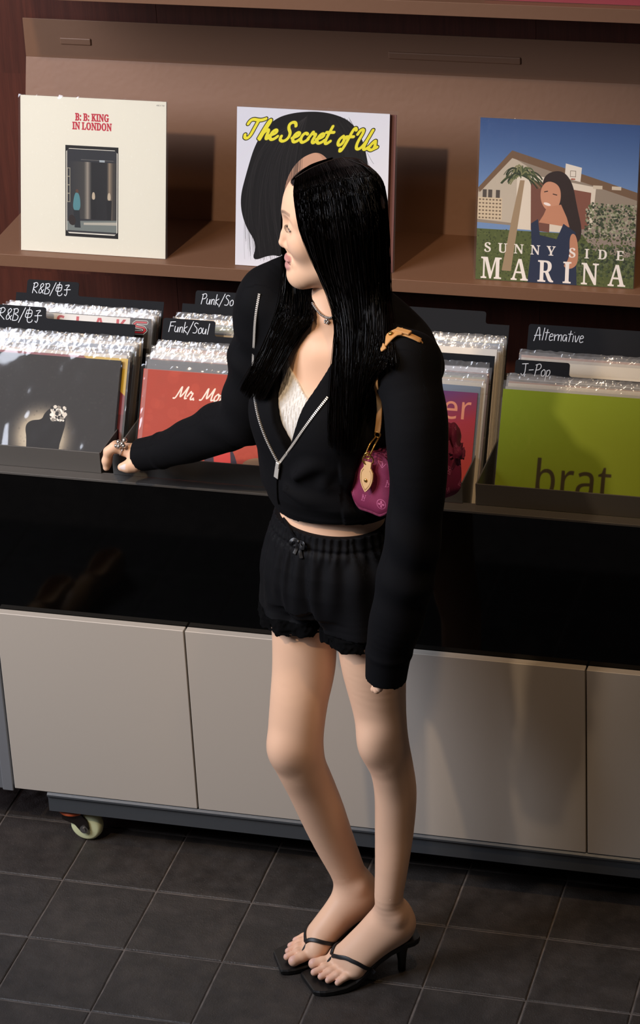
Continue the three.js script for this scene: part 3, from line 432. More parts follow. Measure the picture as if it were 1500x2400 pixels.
const lerpT = (T, y) => { if (y <= T[0][0]) return T[0]; for (let i = 1; i < T.length; i++) if (y <= T[i][0]) { const s = (y - T[i - 1][0]) / (T[i][0] - T[i - 1][0]); return T[i].map((q, k) => T[i - 1][k] + (q - T[i - 1][k]) * s); } return T[T.length - 1]; };

// ------------------------------------------------------------------ the person
const TL = V(0.922, 0, 0.391).normalize(), TF = V(-0.391, 0, 0.922).normalize();   // her left, her front
const SP = [[0.7, 0.632, 0.118], [0.85, 0.634, 0.116], [0.97, 0.642, 0.108], [1.15, 0.638, 0.1], [1.318, 0.643, 0.098], [1.45, 0.65, 0.098]];
function torso(T, k = 0.03) {                                        // T rows: y, half width, half depth, push to the front
  return { k, f: (x, y, z) => { const s = lerpT(SP, y), q = lerpT(T, y), px = x - s[1], pz = z - s[2], l = px * TL.x + pz * TL.z, w = px * TF.x + pz * TF.z - q[3], a = q[1], b = q[2]; const k0 = Math.hypot(l / a, w / b), k1 = Math.hypot(l / (a * a), w / (b * b)); const d = k1 < 1e-6 ? -b : k0 * (k0 - 1) / k1; const e = Math.max(T[0][0] - y, y - T[T.length - 1][0]); return e > 0 ? Math.hypot(Math.max(d, 0), e) + Math.min(d, 0) * 0.2 : Math.max(d, e); } };
}
const lyf = (p) => { const s = lerpT(SP, p.y), px = p.x - s[1], pz = p.z - s[2]; return [px * TL.x + pz * TL.z, p.y, px * TF.x + pz * TF.z]; };
const fromLyf = (l, y, w) => { const s = lerpT(SP, y); return V(s[1] + TL.x * l + TF.x * w, y, s[2] + TL.z * l + TF.z * w); };
const shR = pd(628, 705, -0.095), shL = pd(950, 845, 0.105);
const legL = [[850, 1385, .045, .072], [866, 1470, .055, .064], [876, 1560, .062, .059], [888, 1650, .07, .05], [896, 1715, .08, .0465], [903, 1755, .083, .0455], [918, 1800, .078, .0405], [927, 1860, .068, .0395], [924, 1950, .066, .0365], [917, 2040, .08, .031], [911, 2110, .09, .0265]];
const legR = [[716, 1375, -.03, .07], [714, 1470, -.012, .061], [712, 1560, .0, .0585], [701, 1640, .018, .054], [694, 1710, .03, .052], [694, 1752, .034, .0515], [706, 1795, .03, .047], [727, 1840, .018, .045], [753, 1900, .005, .0435], [780, 1965, -.006, .0395], [812, 2035, -.014, .034], [832, 2085, -.018, .0305]];
const pts = (A) => A.map(a => pd(a[0], a[1], a[2])), rads = (A) => A.map(a => a[3]);
const footF = { L: { f: V(-0.88, 0, 0.475).normalize(), o: V(0.765, 0, 0.142), s: 1 }, R: { f: V(-0.78, 0, 0.626).normalize(), o: V(0.672, 0, 0.062), s: -1 } };
for (const k of ['L', 'R']) { const q = footF[k]; q.x = V(q.f.z, 0, -q.f.x).multiplyScalar(q.s); q.p = (x, y, z) => q.o.clone().addScaledVector(q.x, x).addScaledVector(q.f, z).setY(y); }
const ankL = footF.L.p(0, 0.135, 0.034), ankR = footF.R.p(0, 0.135, 0.034);
const thighL = pts(legL), thighR = pts(legR);
const bodyParts = [
  torso([[0.79, .11, .085, 0], [0.85, .122, .092, -.005], [0.92, .112, .084, 0], [0.97, .1, .077, 0], [1.04, .101, .076, 0], [1.12, .112, .083, .002], [1.2, .116, .08, 0], [1.27, .108, .066, -.008], [1.315, .07, .05, -.01], [1.34, .04, .045, -.01]]),
  ell(fromLyf(0.05, 1.16, 0.044), [.042, .044, .038], .04), ell(fromLyf(-0.05, 1.16, 0.044), [.042, .044, .038], .04),
  cap(fromLyf(0, 1.27, -.02), shR, .045, .038, .05), cap(fromLyf(0, 1.27, -.02), shL, .045, .038, .05),
  cap(fromLyf(.005, 1.285, -.012), pd(792, 665, -.01), .043, .042, .05),
  cap(fromLyf(-.03, 1.29, .036), pd(655, 725, -.06), .006, .006, .03), cap(fromLyf(.02, 1.287, .04), fromLyf(.1, 1.305, .022), .006, .006, .03),
  limb([...thighL, ankL], [...rads(legL), .0245], .018, 90), limb([...thighR, ankR], [...rads(legR), .0255], .018, 90),
];
const elbR = pd(590, 958, -0.165), wrR = pd(352, 1060, -0.305), elbL = pd(984, 1175, 0.185), wrL = pd(910, 1490, 0.192);
bodyParts.push(limb([shR, shR.clone().lerp(elbR, .5), elbR, elbR.clone().lerp(wrR, .35), wrR], [.038, .036, .03, .031, .021], .03), limb([shL, shL.clone().lerp(elbL, .5), elbL, elbL.clone().lerp(wrL, .35), wrL], [.038, .036, .03, .031, .021], .03));
// kneecaps, calves and ankle bones
bodyParts.push(ell(pd(668, 1758, .055), [.024, .03, .026], .03), ell(pd(876, 1742, .105), [.022, .03, .024], .03));
function footParts(q) {
  const p = q.p, big = -1;
  const L = [cap(p(0, .108, .024), p(0, .1, .03), .026, .026, .02), cap(p(0, .104, .028), p(-.004, .048, .118), .024, .019, .03), cap(p(0, .14, .036), p(-.014, .05, .118), .026, .018, .045), cap(p(0, .1, .03), p(.018, .036, .11), .022, .015, .03),
    cap(p(-.026, .034, .138), p(.02, .029, .118), .0175, .013, .02), ell(p(-.03, .033, .138), [.016, .016, .018], .015),
    ell(p(.024, .138, .03), [.013, .015, .013], .012), ell(p(-.022, .146, .036), [.013, .015, .013], .012)];
  const toes = [[-.028, .14, -.031, .197, .0118, .0108], [-.011, .14, -.0085, .198, .0088, .0074], [.0035, .134, .008, .188, .0084, .007], [.0165, .126, .0225, .177, .008, .0067], [.027, .116, .035, .161, .0078, .0064]];
  for (const [x0, z0, x1, z1, r0, r1] of toes) L.push(cap(p(x0, .03, z0), p((x0 + x1) / 2, .0275, (z0 + z1) / 2), r0, r0 * .86, .006), cap(p((x0 + x1) / 2, .0275, (z0 + z1) / 2), p(x1, .0145 + r1, z1 - r1), r0 * .86, r1, .004));
  return { L, toes };
}
const fL = footParts(footF.L), fR = footParts(footF.R);
const skin = [0.81, 0.515, 0.34], mixc = (a, b, t) => a.map((q, i) => q + (b[i] - q) * t);
const sst = (a, b, x) => { const t = Math.min(1, Math.max(0, (x - a) / (b - a))); return t * t * (3 - 2 * t); };
const skinTone = (x, y, z) => mixc(skin, [0.66, 0.38, 0.27], 0.35 * fbm(x * 22, y * 22, z * 22, 3));
const footField = (F, q, leg) => union([...F.L, ...leg]);
const bodyField = union(bodyParts);
const nail = (q, F) => (x, y, z, base) => { const dx = x - q.o.x, dz = z - q.o.z, a = dx * q.x.x + dz * q.x.z, b = dx * q.f.x + dz * q.f.z; let c = base; for (const [, , tx, tz, , r] of F.toes) { const u = (a - tx) / (r * .72), w = (b - (tz - r * .45)) / (r * .85); if (u * u + w * w < 1 && y > .0145 + r * 1.25) c = [0.72, 0.47, 0.38]; c = mixc(c, [0.72, 0.34, 0.24], 0.25 * Math.exp(-((a - tx) ** 2 + (b - tz) ** 2) / 4e-4)); } return c; };
const nL = nail(footF.L, fL), nR = nail(footF.R, fR);
// head, in its own frame: x to her left, y up, z out of the face
const HA = -4 * Math.PI / 180, HF = V(-0.9577 * Math.cos(HA) + 0.2876 * Math.sin(HA), 0, 0.2876 * Math.cos(HA) + 0.9577 * Math.sin(HA)), HO = pd(786, 530, 0.0);
const HM = new THREE.Matrix4().makeBasis(V(HF.z, 0, -HF.x), V(0, 1, 0), HF).setPosition(HO);
const hp = (x, y, z) => V(x, y, z), headParts = [ell(hp(0, .036, -.004), [.068, .079, .083]), ell(hp(0, .036, .03), [.057, .06, .0545], .03), ell(hp(0, -.03, .026), [.051, .066, .0525], .03), cap(hp(0, -.084, .062), hp(0, -.086, .066), .018, .0165, .03)];
for (const s of [-1, 1]) headParts.push(cap(hp(s * .05, -.045, .004), hp(s * .01, -.087, .06), .018, .014, .03), ell(hp(s * .037, -.016, .054), [.021, .022, .021], .03), cap(hp(s * .012, .03, .0765), hp(s * .042, .03, .058), .007, .008, .018), ell(hp(s * .07, -.004, -.012), [.006, .028, .017], .01));
headParts.push(cap(hp(0, -.05, -.01), hp(-.004, -.12, -.02), .046, .043, .03));
const hBase = union(headParts);
const nose = [cap(hp(0, .018, .0765), hp(0, -.012, .0855), .0062, .0062, .014), cap(hp(0, -.012, .0865), hp(0, -.0265, .0905), .0064, .0084, .008), cap(hp(-.0112, -.0315, .0775), hp(-.011, -.0305, .0805), .0075, .0068, .008), cap(hp(.0112, -.0315, .0775), hp(.011, -.0305, .0805), .0075, .0068, .008), cap(hp(0, -.034, .083), hp(0, -.046, .0785), .004, .005, .012)];
const upLip = ell(hp(0, -.0545, .0815), [.0205, .0058, .0092], .006), loLip = ell(hp(0, -.0682, .080), [.0178, .0078, .0102], .006), corner = [cap(hp(.017, -.06, .072), hp(.021, -.061, .067), .005, .004, .008), cap(hp(-.017, -.06, .072), hp(-.021, -.061, .067), .005, .004, .008)];
const lids = [-1, 1].map(s => ell(hp(s * .0305, .0125, .0658), [.0145, .0115, .0135], .006));
const headField = (x, y, z) => {
  let d = hBase(x, y, z);
  for (const s of [-1, 1]) { const q = Math.hypot((x - s * .031) / 1.25, y - .0145, z - .086) - .0125; d = -smin(-d, q, .018); }
  for (const n of nose) d = smin(d, n.f(x, y, z), n.k);
  for (const n of lids) d = smin(d, n.f(x, y, z), n.k);
  d = smin(d, upLip.f(x, y, z), .005); d = smin(d, loLip.f(x, y, z), .006); for (const n of corner) d = smin(d, n.f(x, y, z), n.k);
  for (const s of [-1, 1]) { const q = Math.hypot(x - s * .0062, (y + .0372) * 1.2, z - .0865) - .0032; d = -smin(-d, q, .003); }
  const m = Math.hypot(y + .0606, (z - .0885) * 0.35) - .0009; if (Math.abs(x) < .02) d = -smin(-d, m, .003);
  return d;
};
const headColor = (x, y, z) => {
  let c = mixc(skin, [0.7, 0.38, 0.29], 0.2 * Math.exp(-((x - .04) ** 2 + (y + .02) ** 2) / 6e-4) + 0.2 * Math.exp(-(x * x + (y + .027) ** 2 + (z - .095) ** 2) / 1.6e-4));
  const ul = upLip.f(x, y, z), ll = loLip.f(x, y, z); if (z > .062) c = mixc(c, [0.5, 0.24, 0.22], sst(.003, .0002, Math.min(ul, ll)));
  if (Math.abs(y + .0606) < .0011 && Math.abs(x) < .02 && z > .065) c = [0.2, 0.06, 0.06];
  for (const s of [-1, 1]) { const ex = (x - s * .0305) * s, w = 1 - (ex / .0135) ** 2; if (z > .05 && w > 0) { const top = .0098 + .0042 * w, bot = .0098 - .0028 * w; if (y < top && y > bot) c = Math.hypot(ex + .001, y - .0105) < .0052 ? [0.025, 0.014, 0.01] : [0.6, 0.53, 0.5]; if (Math.abs(y - top) < .0011 || (ex > .006 && Math.abs(y - bot) < .0005)) c = [0.02, 0.013, 0.012]; }
    const bx = (x * s - .011) / .034, by = .034 + .006 * Math.sin(Math.max(0, bx) * 2.2); if (z > .03 && bx > 0 && bx < 1) c = mixc(c, [0.05, 0.035, 0.03], 0.75 * sst(.0042, .0018, Math.abs(y - by)) * (1 - .4 * bx)); }
  const ax = Math.abs(x), hl = .084 - 1.1 * Math.max(0, ax - .034); if (y > hl && y > 0 || ax > .052 && z < .03 && y > -.055 || z < -.03 && y > -.07) c = [0.012, 0.01, 0.01];
  return c;
};
// hands
function handField(wrist, palm, fingers, thumb) { return union([...palm, ...fingers.flatMap(([a, r, k]) => chain(a, r, k || .005)), ...chain(thumb[0], thumb[1], .008), wrist]); }
const F4 = [0, 1, 2, 3].map(i => { const d = -0.328 - 0.0165 * i, o = i * 1.2; return [[pd(292 + o, 1056, d), pd(268 + o, 1048 - i, d), pd(254 + o, 1058 - i, d), pd(249 + o, 1080, d), pd(249.5 + o, 1096 - 2 * i, d)], [.0096, .0094, .0086, .0078, .0068], .006]; });
const handR = handField(cap(wrR, pd(335, 1062, -.315), .022, .02, .02), [cap(pd(340, 1062, -.318), pd(292, 1054, -.334), .0165, .0125, .012), cap(pd(345, 1060, -.34), pd(294, 1052, -.362), .0165, .0115, .014), cap(pd(335, 1078, -.315), pd(318, 1086, -.312), .0135, .012, .016)], F4, [[pd(332, 1080, -.313), pd(314, 1092, -.309), pd(299, 1094, -.3075), pd(285, 1095, -.307)], [.0125, .0108, .0103, .0078]]);
const L4 = [0, 1, 2, 3].map(i => { const d = 0.178 + 0.0135 * i; return [[pd(901 + i * 2, 1545, d), pd(892 + i * 3, 1582, d), pd(884 + i * 4, 1604 - i, d + .002), pd(877 + i * 6, [1615, 1618, 1614, 1604][i], d + .004)], [.0088, .0085, .0078, .0068], .005]; });
const handL = handField(cap(wrL, pd(905, 1515, .194), .021, .021, .02), [cap(pd(905, 1510, .185), pd(897, 1542, .183), .015, .0135, .015), cap(pd(908, 1510, .205), pd(903, 1542, .215), .015, .0125, .015)], L4, [[pd(905, 1512, .17), pd(886, 1535, .165), pd(878, 1558, .168), pd(874, 1574, .172)], [.0125, .0105, .0095, .0075]]);
const nailAt = (c, n, r) => (x, y, z, b) => { const dx = x - c.x, dy = y - c.y, dz = z - c.z; return Math.hypot(dx, dy, dz) < r && dx * n.x + dy * n.y + dz * n.z > -0.001 ? [0.72, 0.62, 0.6] : b; };
const thumbNail = nailAt(pd(288, 1094, -.2995), V(0.2, 0.3, 0.9), .0062);

const person = thing('person', 'young woman in black zip hoodie and lace-trimmed shorts touching a record bin', 'person', [0, 0, 0]);
const skinM = phy({ vertexColors: true, roughness: 0.46, specularIntensity: 0.45, sheen: 0.25, sheenRoughness: 0.5, sheenColor: new THREE.Color(0.9, 0.5, 0.4) });
{
  const gs = [];
  const cutHead = (x, y, z) => bodyField(x, y, z);
  gs.push(meshField(cutHead, V(0.1, 0.1, -0.2), V(0.95, 1.5, 0.36), 0.0062, skinTone));
  for (const [F, q, leg, n, th, r] of [[fL, footF.L, [thighL[9], thighL[10], ankL], nL, rads(legL)], [fR, footF.R, [thighR[10], thighR[11], ankR], nR, rads(legR)]]) {
    const lr = q === footF.L ? [.031, .0265, .024] : [.034, .0305, .0255], f = union([...F.L, limb(leg, lr, .018, 12)]);
    const c = q.p(0, 0.06, 0.1), lim = 0.19; const g = (x, y, z) => Math.max(f(x, y, z), y - lim);
    gs.push(meshField(g, c.clone().add(V(-.17, -.06, -.17)), c.clone().add(V(.17, .14, .17)), 0.0026, (x, y, z) => n(x, y, z, skinTone(x, y, z))));
  }
  const hg = meshField(headField, V(-.085, -.125, -.1), V(.085, .125, .112), 0.0021, headColor); hg.applyMatrix4(HM); gs.push(hg);
  const bb = (a, r) => [a.clone().subScalar(r), a.clone().addScalar(r)];
  for (const [f, c, col] of [[handR, pd(298, 1070, -.335), (x, y, z) => thumbNail(x, y, z, skinTone(x, y, z))], [handL, pd(893, 1550, .192), skinTone]]) { const [lo, hi] = bb(c, .085); gs.push(meshField(f, lo, hi, 0.0024, col)); }
  obj('body', mergeGeometries(gs), skinM, person);
}

// ------------------------------------------------------------------ clothes
const inPoly = (P, x, y) => { let d = 1e9, s = 1; for (let i = 0, j = P.length - 1; i < P.length; j = i++) { const ex = P[j][0] - P[i][0], ey = P[j][1] - P[i][1], wx = x - P[i][0], wy = y - P[i][1], t = Math.min(1, Math.max(0, (wx * ex + wy * ey) / (ex * ex + ey * ey))), bx = wx - ex * t, by = wy - ey * t; d = Math.min(d, bx * bx + by * by); const a = y >= P[i][1], b = y < P[j][1], c = ex * wy > ey * wx; if ((a && b && c) || (!a && !b && !c)) s = -s; } return s * Math.sqrt(d); };
const openPts = [[659, 1072, .095], [650, 1040, .085], [638, 1000, .07], [628, 940, .055], [634, 880, .04], [655, 800, .02], [676, 720, 0], [690, 660, -.02], [800, 660, .0], [806, 720, .03], [795, 790, .06], [772, 845, .08], [735, 900, .09], [692, 962, .1], [672, 1030, .1]].map(a => { const q = lyf(pd(...a)); return [q[0], q[1]]; });
const slR = [shR, shR.clone().lerp(elbR, .5).add(V(0, -.005, 0)), pd(583, 968, -.165), pd(515, 1002, -.205), pd(440, 1036, -.25), pd(375, 1058, -.29), pd(322, 1067, -.322)];
const slL = [pd(952, 858, .1), pd(972, 960, .15), pd(978, 1080, .18), pd(975, 1190, .19), pd(957, 1320, .198), pd(932, 1440, .2), pd(911, 1525, .198), pd(904, 1600, .196)];
const dirR = slR[6].clone().sub(slR[5]).normalize(), dirL = slL[7].clone().sub(slL[6]).normalize();
const endL = pd(904, 1592, .196), endR = pd(329, 1067, -.318);
// the bag's outline, needed where it presses into the cloth
const bagA = pd(872, 1133, .138), bagB = pd(1042, 1085, -.01), bagX = bagB.clone().sub(bagA).normalize(), bagZ = V(0, 1, 0).cross(bagX).normalize().negate(), bagY = bagZ.clone().cross(bagX).normalize(), bagLen = bagA.distanceTo(bagB);
const bagF = (x, y, z) => { const dx = x - bagA.x, dy = y - bagA.y, dz = z - bagA.z, a = dx * bagX.x + dy * bagX.y + dz * bagX.z, b = dx * bagY.x + dy * bagY.y + dz * bagY.z, c = dx * bagZ.x + dy * bagZ.y + dz * bagZ.z; const w = .047 - .011 * sst(-.03, .05, b), rx = Math.max(Math.abs(a - bagLen / 2) - (bagLen / 2 - .012), 0), ry = Math.max(Math.abs(b) - .028, 0), rz = Math.max(Math.abs(c) - (w - .026), 0), r = Math.hypot(rx * 1.6, ry, rz) - .026; return r > .04 ? r : r - .0022 * (noise(a * 60, b * 60, c * 60) - .5) - .0012 * Math.sin(a * 120 + 4 * noise(b * 30, c * 30)); };
const hoodTorso = union([
  torso([[0.955, .112, .09, 0], [0.99, .12, .097, 0], [1.02, .134, .108, 0], [1.07, .139, .109, 0], [1.14, .14, .108, 0], [1.2, .136, .102, -.003], [1.26, .125, .086, -.01], [1.31, .085, .066, -.014], [1.335, .06, .056, -.016]]),
  ell(fromLyf(0.05, 1.155, 0.044), [.06, .065, .058], .05), ell(fromLyf(-0.05, 1.155, 0.044), [.06, .065, .058], .05),
  cap(fromLyf(-.04, 1.3, -.02), shR, .05, .05, .05), cap(fromLyf(.04, 1.3, -.02), shL, .05, .052, .05),
  // the hood lying around the neck and behind the shoulders
  limb([pd(628, 668, -.09), pd(668, 632, -.11), pd(740, 640, -.15), pd(850, 690, -.12), pd(935, 760, -.05), pd(975, 815, .02), pd(930, 838, .085)], [.02, .026, .03, .034, .036, .036, .022], .03),
  ell(pd(1008, 862, .05), [.026, .034, .03], .03),
  limb([pd(692, 1118, .098), pd(735, 1092, .11), pd(776, 1094, .112)], [.004, .009, .004], .02, 10), limb([pd(776, 1098, .112), pd(764, 1135, .11), pd(800, 1140, .108)], [.004, .008, .003], .016, 10), limb([pd(668, 1150, .085), pd(720, 1172, .1), pd(790, 1165, .1)], [.003, .006, .003], .02, 10),
]);
const sleeveR = limb(slR, [.055, .056, .055, .047, .0405, .034, .031], .035).f, sleeveL = limb(slL, [.056, .053, .0515, .0485, .0495, .0475, .04, .036], .035).f;
const ridge = (t) => { const q = 1 - Math.abs(2 * (t - Math.floor(t)) - 1); return q * q * (3 - 2 * q) - 0.5; };
const fold = (x, y, z) => {
  const w = noise(x * 7, y * 7, z * 7), w2 = noise(x * 13 + 5, y * 13, z * 13); let a = 0;
  if (x < 0.54) a += 0.011 * ridge((x * .9 + y * 1.15) * 7.5 + w * 1.8) * w2 * sst(.54, .48, x) * sst(.26, .32, x);
  a += 0.007 * ridge((y * 1.0 + (x - .6) * .9) * 8 + w * 1.6) * w2 * Math.exp(-(((y - 1.04) / 0.07) ** 2)) * sst(.1, .2, z);
  if (x > .69 && z > .12) a += 0.009 * ridge((y + (x - .75) * .7) * 6 + w * 1.9) * w2 * sst(.78, .86, y);
  return a + 0.0035 * (noise(x * 16, y * 9, z * 16) - 0.5);
};
const capCut = (x, y, z, e, d) => (x - e.x) * d.x + (y - e.y) * d.y + (z - e.z) * d.z;
const sleeveEnd = (d, x, y, z, e, dir, r0) => { const c = capCut(x, y, z, e, dir); if (c < -.2 || d > .05) return d; d -= 0.0022 * Math.exp(-(((c + .056) / .007) ** 2)); const r = Math.hypot(x - e.x - dir.x * c, y - e.y - dir.y * c, z - e.z - dir.z * c); d = Math.max(d, c); return c > -.03 ? Math.max(d, r0 - r) : d; };
const hoodField = (x, y, z) => {
  let t = hoodTorso(x, y, z), r = sleeveR(x, y, z), l = sleeveL(x, y, z); const m = Math.min(t, r, l); if (m > 0.06) return m - .02;
  const fo = m < .03 ? fold(x, y, z) : 0; t -= fo + 0.0018 * Math.exp(-(((y - .993) / .006) ** 2)); r -= fo; l -= fo;
  t = Math.max(t, .983 + .004 * Math.sin(x * 30) - y); const b = bagF(x, y, z); t = -smin(-t, b - .002, .02);
  if (y > 1.05 && t < .03) { const q = lyf(V(x, y, z)); if (q[2] > -0.01) t = -smin(-t, inPoly(openPts, q[0], q[1]), .008); }
  r = sleeveEnd(r, x, y, z, endR, dirR, .0235); l = sleeveEnd(l, x, y, z, endL, dirL, .0275); l = -smin(-l, b - .001, .012);
  return smin(smin(t, r, .03), l, y > 1.24 ? .03 : .008);
};
const jersey = pixTex(128, 128, grey((u, v) => 0.5 + 0.3 * Math.sin(u * 6.283 * 32) * Math.sin(v * 6.283 * 32) + 0.2 * (rnd() - .5)), false); jersey.repeat.set(12, 12);
const clothM = (c, r = .85) => phy({ color: c, roughness: r, bumpMap: jersey, bumpScale: 0.0003, sheen: 0.35, sheenRoughness: 0.45, specularIntensity: .3, sheenColor: new THREE.Color(0.03, 0.03, 0.045) });
const blackCloth = clothM(0x07070a);
{
  const h = obj('hoodie', meshField(hoodField, V(0.16, 0.64, -0.26), V(0.97, 1.46, 0.34), 0.0046), blackCloth, person);
  // zip: teeth along both front edges, slider and puller
  const path = (A) => A.map(([u, v]) => { const p = march(hoodField, u, v); return p && p.addScaledVector(gradN(hoodField, p), .0012); }).filter(Boolean);
  const A = path([[608, 690], [600, 740], [596, 800], [594, 860], [597, 925], [606, 975], [622, 1022], [640, 1060], [654, 1086]]), B = path([[655, 1086], [672, 1062], [690, 1038], [712, 1006], [740, 968], [768, 932]]), C = path([[653, 1096], [650, 1130], [651, 1165], [654, 1180]]);
  const teeth = [], silver = std({ color: 0xd8d4cc, roughness: 0.42, metalness: 0.45 });
  for (const L of [A, B]) { const c = new THREE.CatmullRomCurve3(L), n = Math.floor(c.getLength() / 0.0034); for (let i = 0; i <= n; i++) { const p = c.getPointAt(i / n), t = c.getTangentAt(i / n), m = gradN(hoodField, p), b = t.clone().cross(m).normalize(); const g = new THREE.BoxGeometry(0.0042, 0.0021, 0.0026); g.applyMatrix4(new THREE.Matrix4().makeBasis(b, t, b.clone().cross(t)).setPosition(p)); teeth.push(g); } }
  const z = obj('zipper', [tube(C, 0.0018, 12, 6)], blackCloth, h);
  const tm = obj('zip_teeth', teeth, silver, h); tm.userData.kind = 'stuff';
  const sl = march(hoodField, 655, 1088), nn = gradN(hoodField, sl), dn = V(-0.3, -1, 0).addScaledVector(nn, V(-0.3, -1, 0).dot(nn) * -1).normalize(), sx = dn.clone().cross(nn).negate().normalize(), m4 = new THREE.Matrix4().makeBasis(sx, dn.clone().negate(), nn).setPosition(sl.clone().addScaledVector(nn, .004));
  const pullS = new THREE.Shape(); pullS.moveTo(-.0045, -.028); pullS.lineTo(.0045, -.028); pullS.lineTo(.0042, -.006); pullS.lineTo(-.0042, -.006); pullS.closePath(); const hole = new THREE.Path(); hole.absarc(0, -.0245, .0018, 0, 7); pullS.holes.push(hole);
  const pl = new THREE.ExtrudeGeometry(pullS, { depth: .0014, bevelEnabled: true, bevelSize: .0004, bevelThickness: .0004, bevelSegments: 2 });
  const slider = new RoundedBoxGeometry(.0085, .0125, .005, 2, .0015);
  for (const g of [pl, slider]) g.applyMatrix4(m4); obj('zip_puller', [pl, slider], silver, h);
}
{ // ribbed white camisole
  const base = torso([[1.0, .106, .081, 0], [1.04, .106, .081, 0], [1.12, .117, .088, .002], [1.2, .121, .085, 0], [1.27, .113, .071, -.008], [1.3, .1, .06, -.01]]), L = [base, ell(fromLyf(0.05, 1.16, 0.044), [.047, .049, .043], .04), ell(fromLyf(-0.05, 1.16, 0.044), [.047, .049, .043], .04)];
  const f0 = union(L), neck = [[634, 800, .03], [640, 885, .06], [652, 925, .09], [668, 948, .1], [688, 961, .105], [705, 950, .105], [735, 900, .1], [780, 830, .09], [860, 640, .05], [640, 640, 0]].map(a => { const q = lyf(pd(...a)); return [q[0], q[1]]; });
  const f = (x, y, z) => { const q = lyf(V(x, y, z)); let d = f0(x, y, z); d -= 0.0011 * Math.sin(q[0] * 1150); if (q[2] > 0) d = Math.max(d, -inPoly(neck, q[0], q[1])); d = Math.max(d, y - 1.27); return d; };
  obj('camisole', meshField(f, V(0.48, 0.99, 0.0), V(0.8, 1.28, 0.24), 0.0032), clothM(0xe9e4da, .8), person);
}
const ribbon = (P, N, w, t) => {                                     // flat band swept along points, N = outward normals
  const n = P.length, pos = [], idx = [], uv = []; for (let i = 0; i < n; i++) { const T = P[Math.min(n - 1, i + 1)].clone().sub(P[Math.max(0, i - 1)]).normalize(), B = T.clone().cross(N[i]).normalize(), M2 = B.clone().cross(T).normalize(); const W2 = (typeof w === 'function' ? w(i / (n - 1)) : w) / 2; for (const [a, b] of [[-1, 0], [-.8, 1], [.8, 1], [1, 0], [.8, -1], [-.8, -1]]) { const p = P[i].clone().addScaledVector(B, a * W2).addScaledVector(M2, b * t / 2); pos.push(p.x, p.y, p.z); uv.push(a, i / n); } }
  for (let i = 0; i < n - 1; i++) for (let k = 0; k < 6; k++) { const a = i * 6 + k, b = i * 6 + (k + 1) % 6; idx.push(a, b, b + 6, a, b + 6, a + 6); } for (let k = 1; k < 5; k++) { idx.push(0, k + 1, k); const e = (n - 1) * 6; idx.push(e, e + k, e + k + 1); }
  const g = new THREE.BufferGeometry(); g.setAttribute('position', new THREE.Float32BufferAttribute(pos, 3)); g.setAttribute('uv', new THREE.Float32BufferAttribute(uv, 2)); g.setIndex(idx); g.computeVertexNormals(); return g;
};
const snap = (f, p, off) => { for (let i = 0; i < 8; i++) { const d = f(p.x, p.y, p.z) - off; if (Math.abs(d) < 2e-4) break; p.addScaledVector(gradN(f, p), -d); } return p; };
const dense = (P, n) => new THREE.CatmullRomCurve3(P).getSpacedPoints(n);
